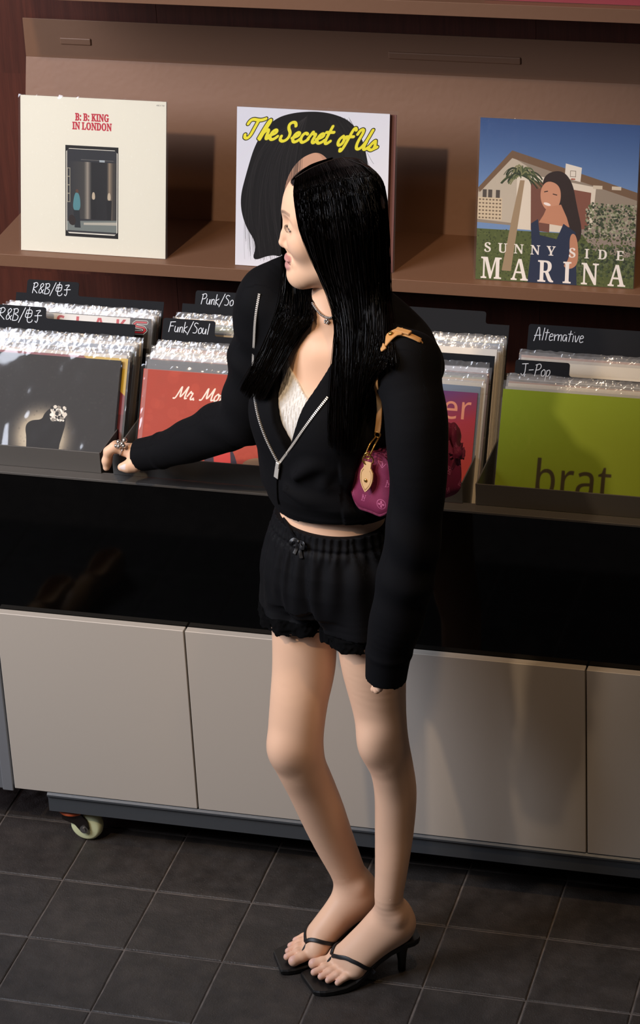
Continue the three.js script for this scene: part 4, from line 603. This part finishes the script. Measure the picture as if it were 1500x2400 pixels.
{ // shorts
  const T = torso([[0.8, .128, .102, 0], [0.84, .134, .106, 0], [0.88, .132, .104, 0], [0.92, .124, .098, 0], [0.945, .112, .087, 0], [0.98, .11, .085, 0]], .04);
  const lr = limb([pd(722, 1330, -.02), pd(712, 1400, -.02), pd(706, 1470, -.005), pd(703, 1530, .0)], [.08, .08, .076, .074], .018, 14), ll = limb([pd(840, 1340, .05), pd(848, 1410, .055), pd(853, 1490, .065), pd(856, 1560, .07)], [.086, .084, .0785, .077], .012, 14);
  const f1 = union([T, lr, ll]), f0 = (x, y, z) => { const a = f1(x, y, z); return a > .05 ? a : smin(a, bodyField(x, y, z) - .007, .01); };
  const crA = lyf(pd(706, 1290, .1)), crB = lyf(pd(757, 1475, .085));
  const ang = (x, y, z) => { const q = lyf(V(x, y, z)); return Math.atan2(q[2], q[0]); };
  const hemR = (x) => 0.738 + 0.003 * Math.sin(x * 90), f = (x, y, z, yl = 0.764, yt = 0.957) => {
    let d = f0(x, y, z); if (d < .03) { const a = ang(x, y, z), g = sst(.9, .935, y); d -= g * 0.0016 * Math.sin(a * 46 + 3 * noise(a * 6, y * 20)) + 0.0028 * Math.sin(a * 21 + 4 * noise(a * 3, 2)) * (1 - g) * sst(.75, .9, y) + 0.0035 * Math.sin(a * 11 + 2) * sst(.86, .76, y) - 0.0025 * Math.exp(-(((y - .93) / .0035) ** 2));
      const q = lyf(V(x, y, z)); d += 0.0075 * Math.exp(-(((q[0] - crA[0] - (crA[1] - y) / (crA[1] - crB[1]) * (crB[0] - crA[0])) / .008) ** 2)) * sst(.92, .8, y) * (q[2] > 0 ? 1 : 0); }
    return Math.max(d, yl - y, y - yt);
  };
  const s = obj('shorts', meshField((x, y, z) => f(x, y, z), V(0.46, 0.7, -0.05), V(0.84, 0.98, 0.3), 0.0042), clothM(0x09090c, .7), person);
  const lace = (x, y, z) => { let d = f0(x, y, z) + .0005; const a = Math.atan2(z - .1, x - (x < .63 ? .56 : .7)); if (Math.abs(d) < .02) { d -= 0.0042 * (noise(x * 150, y * 150, z * 150) - .4) + 0.0035 * Math.sin(a * 11 + 2); d = Math.max(d, -(f0(x, y, z) + .006)); } return Math.max(d, 0.737 + 0.004 * Math.abs(Math.sin(a * 13)) + .002 * noise(x * 200, z * 200) - y, y - (0.7655 + (x < .62 ? .004 : 0))); };
  obj('lace_trim', meshField(lace, V(0.46, 0.72, -0.05), V(0.84, 0.78, 0.3), 0.0023), phy({ color: 0x060607, roughness: .95, specularIntensity: .15 }), s);
  const fs = (x, y, z) => f(x, y, z), on = (u, v, o = .002) => { const p = march(fs, u, v); return p.addScaledVector(gradN(fs, p), o); };
  const c0 = on(701, 1268, .004), bn = gradN(fs, c0), loop = (pts2) => { const P2 = dense(pts2.map(a => on(...a)), 18); return ribbon(P2, P2.map(p => gradN(fs, p)), .007, .0012); };
  obj('ribbon_bow', [loop([[701, 1268, .004], [690, 1262, .009], [684, 1270, .008], [691, 1276, .005], [700, 1269, .005]]), loop([[702, 1268, .004], [712, 1272, .009], [716, 1282, .008], [708, 1281, .005], [702, 1270, .005]]), loop([[701, 1269, .004], [697, 1282, .004], [691, 1298, .003]]), loop([[702, 1270, .004], [706, 1288, .004], [707, 1308, .003]]), new THREE.SphereGeometry(.0045, 10, 8).translate(c0.x, c0.y, c0.z)], std({ color: 0x101012, roughness: .45 }), s);
  obj('drawstring', tube([[666, 1216], [674, 1232], [684, 1246], [694, 1259], [701, 1267]].map(a => on(...a, .001)), .0028, 30, 6), blackCloth, s);
}
// ------------------------------------------------------------------ sandals
const soleM = std({ color: 0x0d0c0c, roughness: .42 }), strapM = std({ color: 0x111113, roughness: .5 });
for (const [q, F, leg] of [[footF.L, fL, [thighL[10], ankL]], [footF.R, fR, [thighR[10], thighR[11], ankR]]]) {
  const sd = new THREE.Group(); sd.name = 'sandal'; person.add(sd);
  const rows = [[-.014, .012, .079, .069], [-.009, .02, .0795, .068], [0, .0255, .08, .067], [.02, .0285, .0795, .066], [.045, .0285, .0715, .057], [.07, .029, .056, .041], [.09, .0315, .039, .025], [.105, .035, .027, .013], [.12, .0385, .0185, .004], [.14, .0425, .0142, 0], [.165, .0435, .0125, 0], [.184, .042, .012, 0], [.196, .039, .012, 0], [.205, .034, .012, .0005], [.208, .032, .0115, .002]];
  const P = [], I = []; rows.forEach(([z, w, t, b]) => { const m = .003; for (const [a, y] of [[-1, t - m], [-.93, t], [0, t - .0006], [.93, t], [1, t - m], [1, b + m * .6], [.94, b], [-.94, b], [-1, b + m * .6]]) { const p = q.p(a * w + .002, 0, z - (1 - a * a) * 0 - a * .006 * sst(.15, .22, z)); P.push(p.x, y, p.z); } });
  for (let i = 0; i < rows.length - 1; i++) for (let k = 0; k < 9; k++) { const a = i * 9 + k, b = i * 9 + (k + 1) % 9; I.push(a, b, b + 9, a, b + 9, a + 9); } for (let k = 1; k < 8; k++) { I.push(0, k + 1, k); const e = (rows.length - 1) * 9; I.push(e, e + k, e + k + 1); }
  const g = new THREE.BufferGeometry(); g.setAttribute('position', new THREE.Float32BufferAttribute(P, 3)); g.setIndex(I); const gn = g.toNonIndexed(); gn.computeVertexNormals(); obj('sole', uvm(gn), soleM, sd).material.side = THREE.DoubleSide;
  const hs = [[0, .0185, .019, .072], [.0, .0155, .019, .06], [.003, .0115, .02, .04], [.004, .0088, .02, .02], [.004, .0084, .021, 0]]; const hp2 = [], hi2 = []; hs.forEach(([dx, r, z, y]) => { for (let k = 0; k < 20; k++) { const a = k / 20 * 6.2832, p = q.p(Math.cos(a) * r, 0, z + Math.sin(a) * r * .9); hp2.push(p.x, y, p.z); } }); for (let i = 0; i < 4; i++) for (let k = 0; k < 20; k++) { const a = i * 20 + k, b = i * 20 + (k + 1) % 20; hi2.push(a, b, b + 20, a, b + 20, a + 20); } for (let k = 1; k < 19; k++) hi2.push(80, 80 + k, 80 + k + 1);
  const hg = new THREE.BufferGeometry(); hg.setAttribute('position', new THREE.Float32BufferAttribute(hp2, 3)); hg.setIndex(hi2); hg.computeVertexNormals(); obj('heel', uvm(hg), soleM, sd);
  const f = union(F.L), mk = (L, w) => { const D = dense(L.map(a => q.p(a[0], 0, a[2]).setY(a[1])), 22).map(p => snap(f, p, .0022)); D[0].copy(q.p(L[0][0], 0, L[0][2]).setY(L[0][1])); D[D.length - 1].copy(q.p(L[L.length - 1][0], 0, L[L.length - 1][2]).setY(L[L.length - 1][1])); return ribbon(D, D.map(p => gradN(f, p)), w, .0026); };
  obj('strap', mk([[-.017, .046, .15], [-.03, .052, .128], [-.04, .045, .108], [-.037, .03, .088]], .008), strapM, sd);
  obj('strap', mk([[-.017, .046, .15], [.006, .055, .125], [.028, .045, .1], [.037, .03, .082]], .008), strapM, sd);
  obj('toe_post', tube([q.p(-.0185, 0, .166).setY(.012), q.p(-.0185, 0, .162).setY(.03), q.p(-.017, 0, .15).setY(.047)], .003, 10, 8), strapM, sd);
}
// ------------------------------------------------------------------ jewellery
{
  const silver = std({ color: 0xd8d2cc, roughness: .22, metalness: .9 });
  const P2 = dense([[735, 712], [742, 724], [752, 736], [764, 744], [776, 745], [788, 738]].map(a => march(bodyField, ...a)).filter(Boolean), 46), gs = P2.map((p, i) => { const n = gradN(bodyField, p); const g = new THREE.TorusGeometry(.0021, .0006, 5, 10); g.rotateY(i % 2 ? 1.2 : 0); g.translate(p.x + n.x * .002, p.y + n.y * .002, p.z + n.z * .002); return g; });
  const nk = obj('necklace', gs, silver, person); const pp = march(bodyField, 766, 752), n = gradN(bodyField, pp);
  obj('pendant', [0, 1, 2, 3, 4].map(i => new THREE.SphereGeometry(.0022, 10, 8).translate(pp.x + n.x * .003 + .0032 * Math.cos(i * 1.257), pp.y + .0032 * Math.sin(i * 1.257), pp.z + n.z * .003)), silver, nk);
  const ring = new THREE.Group(); ring.name = 'ring'; person.add(ring);
  const c = pd(285, 1054, -.328), ax = pd(268, 1048, -.328).sub(pd(292, 1056, -.328)).normalize(); const tg = new THREE.TorusGeometry(.0108, .001, 8, 36); tg.applyQuaternion(new THREE.Quaternion().setFromUnitVectors(V(0, 0, 1), ax)); tg.translate(c.x, c.y, c.z); obj('band', tg, silver, ring);
  for (const [u, v, d, r] of [[278, 1036, -.318, .0044], [272, 1045, -.316, .0038], [279, 1046, -.312, .0042], [292, 1032, -.322, .0048], [287, 1040, -.314, .0042], [290, 1045, -.312, .004]]) { const p = pd(u, v, d); obj('ball', new THREE.SphereGeometry(r, 18, 14).translate(p.x, p.y, p.z), silver, ring); }
}
{ // lashes
  const gs = []; for (const s of [-1, 1]) for (let i = 0; i < 15; i++) { const e = -1 + 2 * i / 14, x = s * (.0305 + e * .0125), y = .0098 + .0042 * (1 - e * e), z = .0785 - .0022 * e * e - (e > 0 ? .0035 * e * e : 0), l = .0065 + .002 * e; const a = hp(x, y, z - .001), b = hp(x + s * e * .002, y - .0012, z + l * .55), c = hp(x + s * e * .0035, y + .0012, z + l); gs.push(new THREE.TubeGeometry(new THREE.CatmullRomCurve3([a, b, c].map(p => p.applyMatrix4(HM))), 5, .00032, 4, false)); }
  obj('eyelashes', gs, M.black, person);
}
// ------------------------------------------------------------------ hair
{
  const out = (x, y, z) => Math.min(hoodField(x, y, z), bodyField(x, y, z));
  const Hd = new THREE.Matrix4().copy(HM).invert();
  const pushOut = (p, m) => { const q = p.clone(); for (let i = 0; i < 30; i++) { const l = q.clone().applyMatrix4(Hd), dh = Math.hypot(l.x / .077, (l.y - .036) / .088, (l.z + .004) / .0905); const d = out(q.x, q.y, q.z); if (d > m && dh > 1) break; if (d <= m) q.addScaledVector(ND, .004); else { const s = 1 + (1 / Math.max(dh, .2) - 1) * .6; const c = V(0, .036, -.004); l.sub(c).multiplyScalar(s).add(c); q.copy(l.applyMatrix4(HM)); } } return q; };
  const guide = (A, m) => A.map(a => pushOut(pd(a[0], a[1], a[2]), m));
  const near = [
    [[692, 417, .015], [688, 452, .04], [694, 500, .056], [706, 550, .062], [735, 620, .066], [768, 690, .07], [785, 760, .09], [780, 850, .11], [773, 950, .12], [770, 1040, .12]],
    [[732, 396, .015], [742, 440, .055], [752, 520, .075], [768, 620, .078], [790, 700, .082], [805, 780, .1], [803, 860, .12], [800, 950, .13], [798, 1052, .125]],
    [[782, 383, .008], [806, 424, .056], [824, 510, .076], [836, 620, .08], [845, 700, .085], [848, 780, .1], [840, 860, .12], [828, 960, .13], [818, 1056, .125]],
    [[822, 380, -.005], [858, 418, .03], [880, 510, .05], [888, 620, .055], [893, 700, .06], [888, 780, .075], [868, 850, .1], [850, 950, .115], [830, 1050, .12]],
    [[842, 383, -.02], [884, 432, -.005], [904, 520, .005], [908, 620, .01], [910, 700, .025], [903, 780, .05], [876, 850, .09], [855, 950, .11], [832, 1045, .115]]];
  const back = [
    [[800, 382, .0], [858, 418, .012], [888, 520, .02], [898, 620, .02], [905, 700, .02], [908, 755, .03], [908, 800, .05]],
    [[840, 382, -.015], [884, 430, 0], [905, 520, 0], [909, 620, 0], [911, 700, .01], [912, 755, .03], [914, 800, .05]],
    [[846, 384, -.035], [890, 440, -.03], [908, 540, -.035], [911, 640, -.035], [916, 720, -.02], [922, 765, .0], [918, 800, .03]],
    [[820, 381, -.05], [866, 430, -.075], [882, 540, -.085], [888, 650, -.085], [895, 740, -.06], [905, 800, -.03], [910, 840, .02]],
    [[770, 383, -.045], [806, 430, -.085], [820, 540, -.095], [825, 650, -.1], [830, 730, -.08], [840, 790, -.05], [845, 830, 0]]];
  const far = [
    [[690, 416, .008], [672, 442, -.022], [661, 495, -.036], [660, 560, -.05], [664, 640, -.055], [654, 700, -.045], [630, 780, -.005], [594, 855, .02], [561, 915, .02]],
    [[732, 396, .004], [700, 422, -.045], [680, 500, -.062], [680, 580, -.07], [684, 660, -.07], [676, 720, -.04], [655, 790, .01], [616, 870, .035], [582, 935, .03]],
    [[782, 383, 0], [760, 412, -.06], [745, 500, -.08], [735, 600, -.082], [732, 680, -.07], [712, 750, -.01], [686, 815, .03], [650, 880, .05], [618, 938, .05]]];
  const gs = [], pos = [], nor = [], idx = [];
  const sheet = (guides, count, m, inset, par) => {
    const G2 = guides.map(g => resample(guide(g, m), g.map(() => 1), 30)[0]), n = G2.length - 1;
    const at = (s, t) => { const q = Math.min(n - 1e-6, Math.max(0, s) * n), j = Math.floor(q), f = q - j, c = (k) => Math.max(0, Math.min(n, k)), k = Math.min(30 - 1e-6, t * 30), a = Math.floor(k), w = k - a, g = (i) => G2[c(i)][a].clone().lerp(G2[c(i)][a + 1], w); const A = [g(j - 1), g(j), g(j + 1), g(j + 2)]; return V(...['x', 'y', 'z'].map(e => cr(A[0][e], A[1][e], A[2][e], A[3][e], f))); };
    // solid lock under the strands
    const NS = 24, NT = 30, P2 = [], I2 = []; for (let i = 0; i <= NS; i++) for (let k = 0; k <= NT; k++) { const t = k / NT * .84, p = at(i / NS, t); p.addScaledVector(ND, -inset); P2.push(p.x, p.y, p.z); } for (let i = 0; i < NS; i++) for (let k = 0; k < NT; k++) { const a = i * (NT + 1) + k, b = a + NT + 1; I2.push(a, b, b + 1, a, b + 1, a + 1); } const g = new THREE.BufferGeometry(); g.setAttribute('position', new THREE.Float32BufferAttribute(P2, 3)); g.setIndex(I2); g.computeVertexNormals(); gs.push(g.toNonIndexed());
    for (let q = 0; q < count; q++) {
      const s = rr(-.01, 1.01), len = 1 - .22 * rnd() * rnd(), ph = rr(0, 6), cl = Math.floor(s * 26), wob = rnd() < .04 ? rr(.003, .009) : rr(.0005, .0022), dn = rr(-.002, .0026), r0 = rr(.00045, .0009), sp = (noise(cl * 3.7, 1) - .5) * .05, M2 = 16, base = pos.length / 3; let prev = null;
      for (let k = 0; k <= M2; k++) {
        const t = k / M2 * len, e = sst(.45, 1, t), c = (cl + .5) / 26, sc = s + (c - s) * .55 * e + sp * e; const p = at(sc, t); p.addScaledVector(ND, dn * (0.3 + t) + .0016 * Math.sin(ph + t * 9) * e); p.x += wob * Math.sin(ph + t * 7) * t; const r = r0 * (k === M2 ? .1 : 1 - .35 * t) * (k === 0 ? .5 : 1);
        for (let a = 0; a < 3; a++) { const an = a * 2.094 + ph; const ox = Math.cos(an), oz = Math.sin(an); pos.push(p.x + ox * r, p.y, p.z + oz * r); nor.push(ox, 0, oz); } if (k) { const b = base + k * 3; for (let a = 0; a < 3; a++) { const a1 = (a + 1) % 3; idx.push(b - 3 + a, b + a, b + a1, b - 3 + a, b + a1, b - 3 + a1); } }
      }
    }
  };
  sheet(near, 3200, .008, .004); sheet(back, 1700, .006, .004); sheet(far, 1800, .008, .004);
  const sg = new THREE.BufferGeometry(); sg.setAttribute('position', new THREE.Float32BufferAttribute(pos, 3)); sg.setAttribute('normal', new THREE.Float32BufferAttribute(nor, 3)); sg.setIndex(idx);
  obj('hair', mergeGeometries([...gs, sg.toNonIndexed()]), std({ color: 0x221812, roughness: .43, side: THREE.DoubleSide }), person);
}
// ------------------------------------------------------------------ shoulder bag
{
  const bagT = thing('shoulder_bag', 'small magenta patterned denim bag on tan leather strap under her arm', 'bag');
  const A = bagA, B = bagB, X = bagX, Y = bagY, Z = bagZ, len = bagLen, f = bagF, q = (x, y, z) => A.clone().addScaledVector(X, x).addScaledVector(Y, y).addScaledVector(Z, z);
  const denim = canTex(512, 512, (c) => { c.fillStyle = '#74163f'; c.fillRect(0, 0, 512, 512); for (let i = 0; i < 2600; i++) { c.fillStyle = `rgba(${rnd() > .5 ? '200,80,130' : '80,10,40'},.12)`; c.fillRect(rr(0, 512), rr(0, 512), rr(1, 10), 1.2); } c.strokeStyle = 'rgba(226,140,172,.75)'; c.fillStyle = 'rgba(226,140,172,.6)'; c.lineWidth = 3; for (let i = 0; i < 4; i++) for (let j = 0; j < 4; j++) { const x = 64 + i * 128 + (j % 2) * 40, y = 64 + j * 128; if ((i + j) % 3 === 0) { c.beginPath(); c.arc(x, y, 30, 0, 7); c.stroke(); for (let k = 0; k < 4; k++) { c.beginPath(); c.ellipse(x + 13 * Math.cos(k * 1.571), y + 13 * Math.sin(k * 1.571), 10, 6, k * 1.571, 0, 7); c.fill(); } } else if ((i + j) % 3 === 1) { c.save(); c.translate(x, y); c.rotate(.785); c.strokeRect(-22, -22, 44, 44); c.restore(); for (let k = 0; k < 4; k++) { c.beginPath(); c.ellipse(x + 12 * Math.cos(k * 1.571), y + 12 * Math.sin(k * 1.571), 11, 4, k * 1.571, 0, 7); c.fill(); } } else { c.font = 'italic 46px serif'; c.fillText('L', x - 22, y + 18); c.font = '44px serif'; c.fillText('V', x - 10, y + 6); } } }); denim.wrapS = denim.wrapT = THREE.RepeatWrapping; denim.repeat.set(7, 7);
  const dm = std({ map: denim, roughness: .75, bumpMap: jersey, bumpScale: .0005 }), tan = std({ color: 0xc9955a, roughness: .5, bumpMap: fine, bumpScale: .0002 }), brass = std({ color: 0xc9a05a, roughness: .25, metalness: .95 });
  const c = q(len / 2, 0, 0);
  obj('bag_body', meshField(f, c.clone().addScalar(-.16), c.clone().addScalar(.16), .0034), dm, bagT);
  const fp = union([ell(pd(1048, 1062, .0), [.02, .066, .03], .02), ell(pd(1056, 1085, .01), [.016, .042, .026], .02)]), knot = pd(1070, 1062, .026);
  const pf = (x, y, z) => { const r = Math.hypot(x - knot.x, y - knot.y, z - knot.z), a = Math.atan2(y - knot.y, x - knot.x); return smin(fp(x, y, z) - .006 * Math.sin(a * 7 + 3 * noise(r * 40, 1)) * sst(0, .03, r) - .003 * noise(x * 90, y * 90, z * 90), r - .011, .008); };
  obj('gathered_pocket', meshField(pf, q(len, 0, 0).addScalar(-.11), q(len, 0, 0).addScalar(.11), .003), dm, bagT);
  const ringPath = (a, s) => { const P2 = []; for (let i = 0; i < 40; i++) { const t = i / 40 * 6.2832; let p = q(a, .06 * Math.sin(t), .05 * Math.cos(t)); for (let k = 0; k < 60 && f(p.x, p.y, p.z) > s; k++) p.addScaledVector(q(a, 0, 0).sub(p).normalize(), Math.max(.0003, (f(p.x, p.y, p.z) - s) * .6)); P2.push(p); } return new THREE.TubeGeometry(new THREE.CatmullRomCurve3(P2, true), 90, .003, 6, true); };
  obj('piping', ringPath(.004, .0004), dm, bagT); obj('piping', ringPath(.028, .0004), dm, bagT);
  // leather tab with stitches and stud on the end panel
  const tp = (u, v) => { const p = march(f, u, v); return p; }, t0 = q(-.0145, .012, 0), F2 = new THREE.Matrix4().makeBasis(Z.clone().negate(), Y, X.clone().negate()).setPosition(t0);
  const view = V(-.2, 0, 1); const c1 = tp(874, 1100) || t0, n1 = gradN(f, c1), b1 = V(0, 1, 0).cross(n1).normalize(), u1 = n1.clone().cross(b1), TM = new THREE.Matrix4().makeBasis(b1, u1, n1).setPosition(c1.clone().addScaledVector(n1, .001));
  const ts = new THREE.Shape(); ts.moveTo(0, -.024); ts.bezierCurveTo(.014, -.012, .0145, .002, .0125, .012); ts.lineTo(.007, .02); ts.lineTo(.0075, .03); ts.lineTo(-.0075, .03); ts.lineTo(-.007, .02); ts.lineTo(-.0125, .012); ts.bezierCurveTo(-.0145, .002, -.014, -.012, 0, -.024);
  const tabG = new THREE.ExtrudeGeometry(ts, { depth: .0022, bevelEnabled: true, bevelSize: .0007, bevelThickness: .0006, bevelSegments: 2 }); tabG.applyMatrix4(TM); const tab = obj('leather_tab', uvm(tabG), std({ color: 0xd3ab78, roughness: .5 }), bagT);
  const st = []; ts.getSpacedPoints(46).forEach((p, i) => { if (p.y > .019) return; const g = new THREE.BoxGeometry(.0007, .0017, .0007); g.rotateZ(i * .1); g.translate(p.x * .84, (p.y + .003) * .86 - .002, .0031); g.applyMatrix4(TM); st.push(g); }); const sm2 = obj('stitching', st, std({ color: 0x8a6234, roughness: .7 }), tab); sm2.userData.kind = 'stuff';
  const stud = new THREE.SphereGeometry(.0034, 14, 10).scale(1, 1, .6).translate(0, -.003, .0036); stud.applyMatrix4(TM); obj('stud', stud, brass, tab);
  const rt = V(0, .034, .002).applyMatrix4(TM), rg = new THREE.TorusGeometry(.0095, .0014, 8, 26).translate(rt.x, rt.y, rt.z); obj('ring', rg, brass, bagT);
  // clip and strap up to the shoulder and over it
  const sd = (u, v, d) => pd(u, v, d), clipB = rt.clone().add(V(0, .009, .002)), clipT = (() => { const p = march(hoodField, 880, 1012); return p.addScaledVector(gradN(hoodField, p), .006); })();
  obj('clip', [tube([clipB.clone().add(V(.004, 0, 0)), clipB.clone().lerp(clipT, .5).add(V(.0045, 0, 0)), clipT.clone().add(V(.003, -.008, 0))], .0017, 10, 6), tube([clipB.clone().add(V(-.004, 0, 0)), clipB.clone().lerp(clipT, .5).add(V(-.0045, 0, 0)), clipT.clone().add(V(-.003, -.008, 0))], .0017, 10, 6), new THREE.TorusGeometry(.005, .0014, 8, 18).translate(clipT.x, clipT.y - .004, clipT.z), new THREE.TorusGeometry(.0055, .0013, 8, 18).translate(clipB.x, clipB.y, clipB.z)], brass, bagT);
  const top = (u, v, o = .0035) => { const p = march(hoodField, u, v); return p.addScaledVector(gradN(hoodField, p), o); };
  const P3 = [clipT, top(883, 985, .006), top(885, 940, .006), top(887, 890, .006), top(888, 850, .006), top(893, 815), top(915, 795), top(942, 786), top(965, 792), top(985, 800, .002)], D3 = dense(P3, 70);
  obj('strap', uvm(ribbon(D3, D3.map((p, i) => { const n = gradN(hoodField, p), k = sst(25, 45, i); return V(-.25, 0, .97).lerp(n, k).normalize(); }), .0115, .0028)), tan, bagT);
  const S2 = dense([sd(1045, 1000, -.02), sd(1020, 920, -.03), sd(1000, 850, -.02), top(985, 800, .002)], 30); obj('strap', uvm(ribbon(S2, S2.map(() => V(.6, .3, -.7)), .0115, .0028)), tan, bagT);
  const P4 = dense([top(899, 812, .0055), top(915, 796, .0058), top(930, 786, .006), top(945, 783, .0058)], 20); obj('shoulder_pad', uvm(ribbon(P4, P4.map(p => gradN(hoodField, p)), .022, .0038)), tan, bagT);
  const mk = (u, v, w) => { const p = top(u, v, .007), n = gradN(hoodField, p), tdir = top(u + 12, v - 8, .007).sub(p).normalize(), b = tdir.clone().cross(n).normalize(); const g = new RoundedBoxGeometry(.03, .011, .004, 2, .0015); g.applyMatrix4(new THREE.Matrix4().makeBasis(b, b.clone().cross(n).negate(), n).setPosition(p)); return g; };
  obj('keeper', [mk(899, 812), mk(946, 784)], tan, bagT); const bp = top(921, 791, .0085), bs = new THREE.SphereGeometry(.0042, 12, 10).translate(bp.x, bp.y, bp.z); obj('stud', bs, brass, bagT);
}

// ------------------------------------------------------------------ shoes in front of the counter, seen only as reflections in the glossy fascia
{
  const tanM = std({ color: 0xb98a58, roughness: .5, bumpMap: fine, bumpScale: .0002 }), soleD = std({ color: 0x3a2a1e, roughness: .6 });
  const mir = (u, v) => { const p = atY(u, v, 0.03); return V(p.x, 0, -0.266 - p.z); };
  [[[275, 1322], [208, 1350], 'tan leather shoe mirrored in the glossy black fascia, upper right of two'], [[160, 1385], [66, 1424], 'tan leather shoe mirrored in the glossy black fascia, lower left of two']].forEach(([h, e, label]) => {
    const H = mir(...h), E = mir(...e), d = V(-.2, 0, -1).normalize(), t = thing('shoe', label, 'shoe', [H.x, 0, H.z]); t.rotation.y = Math.atan2(d.x, d.z);
    const up = union([cap(V(0, .05, .03), V(0, .045, .05), .036, .034, .02), cap(V(0, .04, .05), V(0, .032, .2), .034, .03, .03), ell(V(.002, .028, .215), [.04, .022, .05], .03)]), f = (x, y, z) => Math.max(up(x, y, z), .012 - y, -union([cap(V(0, .075, .03), V(0, .07, .1), .024, .022, .02)])(x, y, z));
    const u = obj('upper', meshField(f, V(-.06, 0, -.03), V(.06, .11, .29), .004), tanM, t);
    const fs = (x, y, z) => Math.max(Math.min(up(x, .03, z), up(x, .04, z)) - .004, y - .014, .0005 - y); obj('sole', meshField(fs, V(-.06, -.008, -.03), V(.06, .03, .29), .004), soleD, t);
    obj('seam', tube([V(-.03, .055, .09), V(-.016, .066, .125), V(.016, .066, .125), V(.03, .055, .09)], .0018, 20, 6), soleD, u);
  });
}

scene.traverse(o => { if (o.isMesh) { o.castShadow = o.receiveShadow = true; } });
renderer.render(scene, camera);
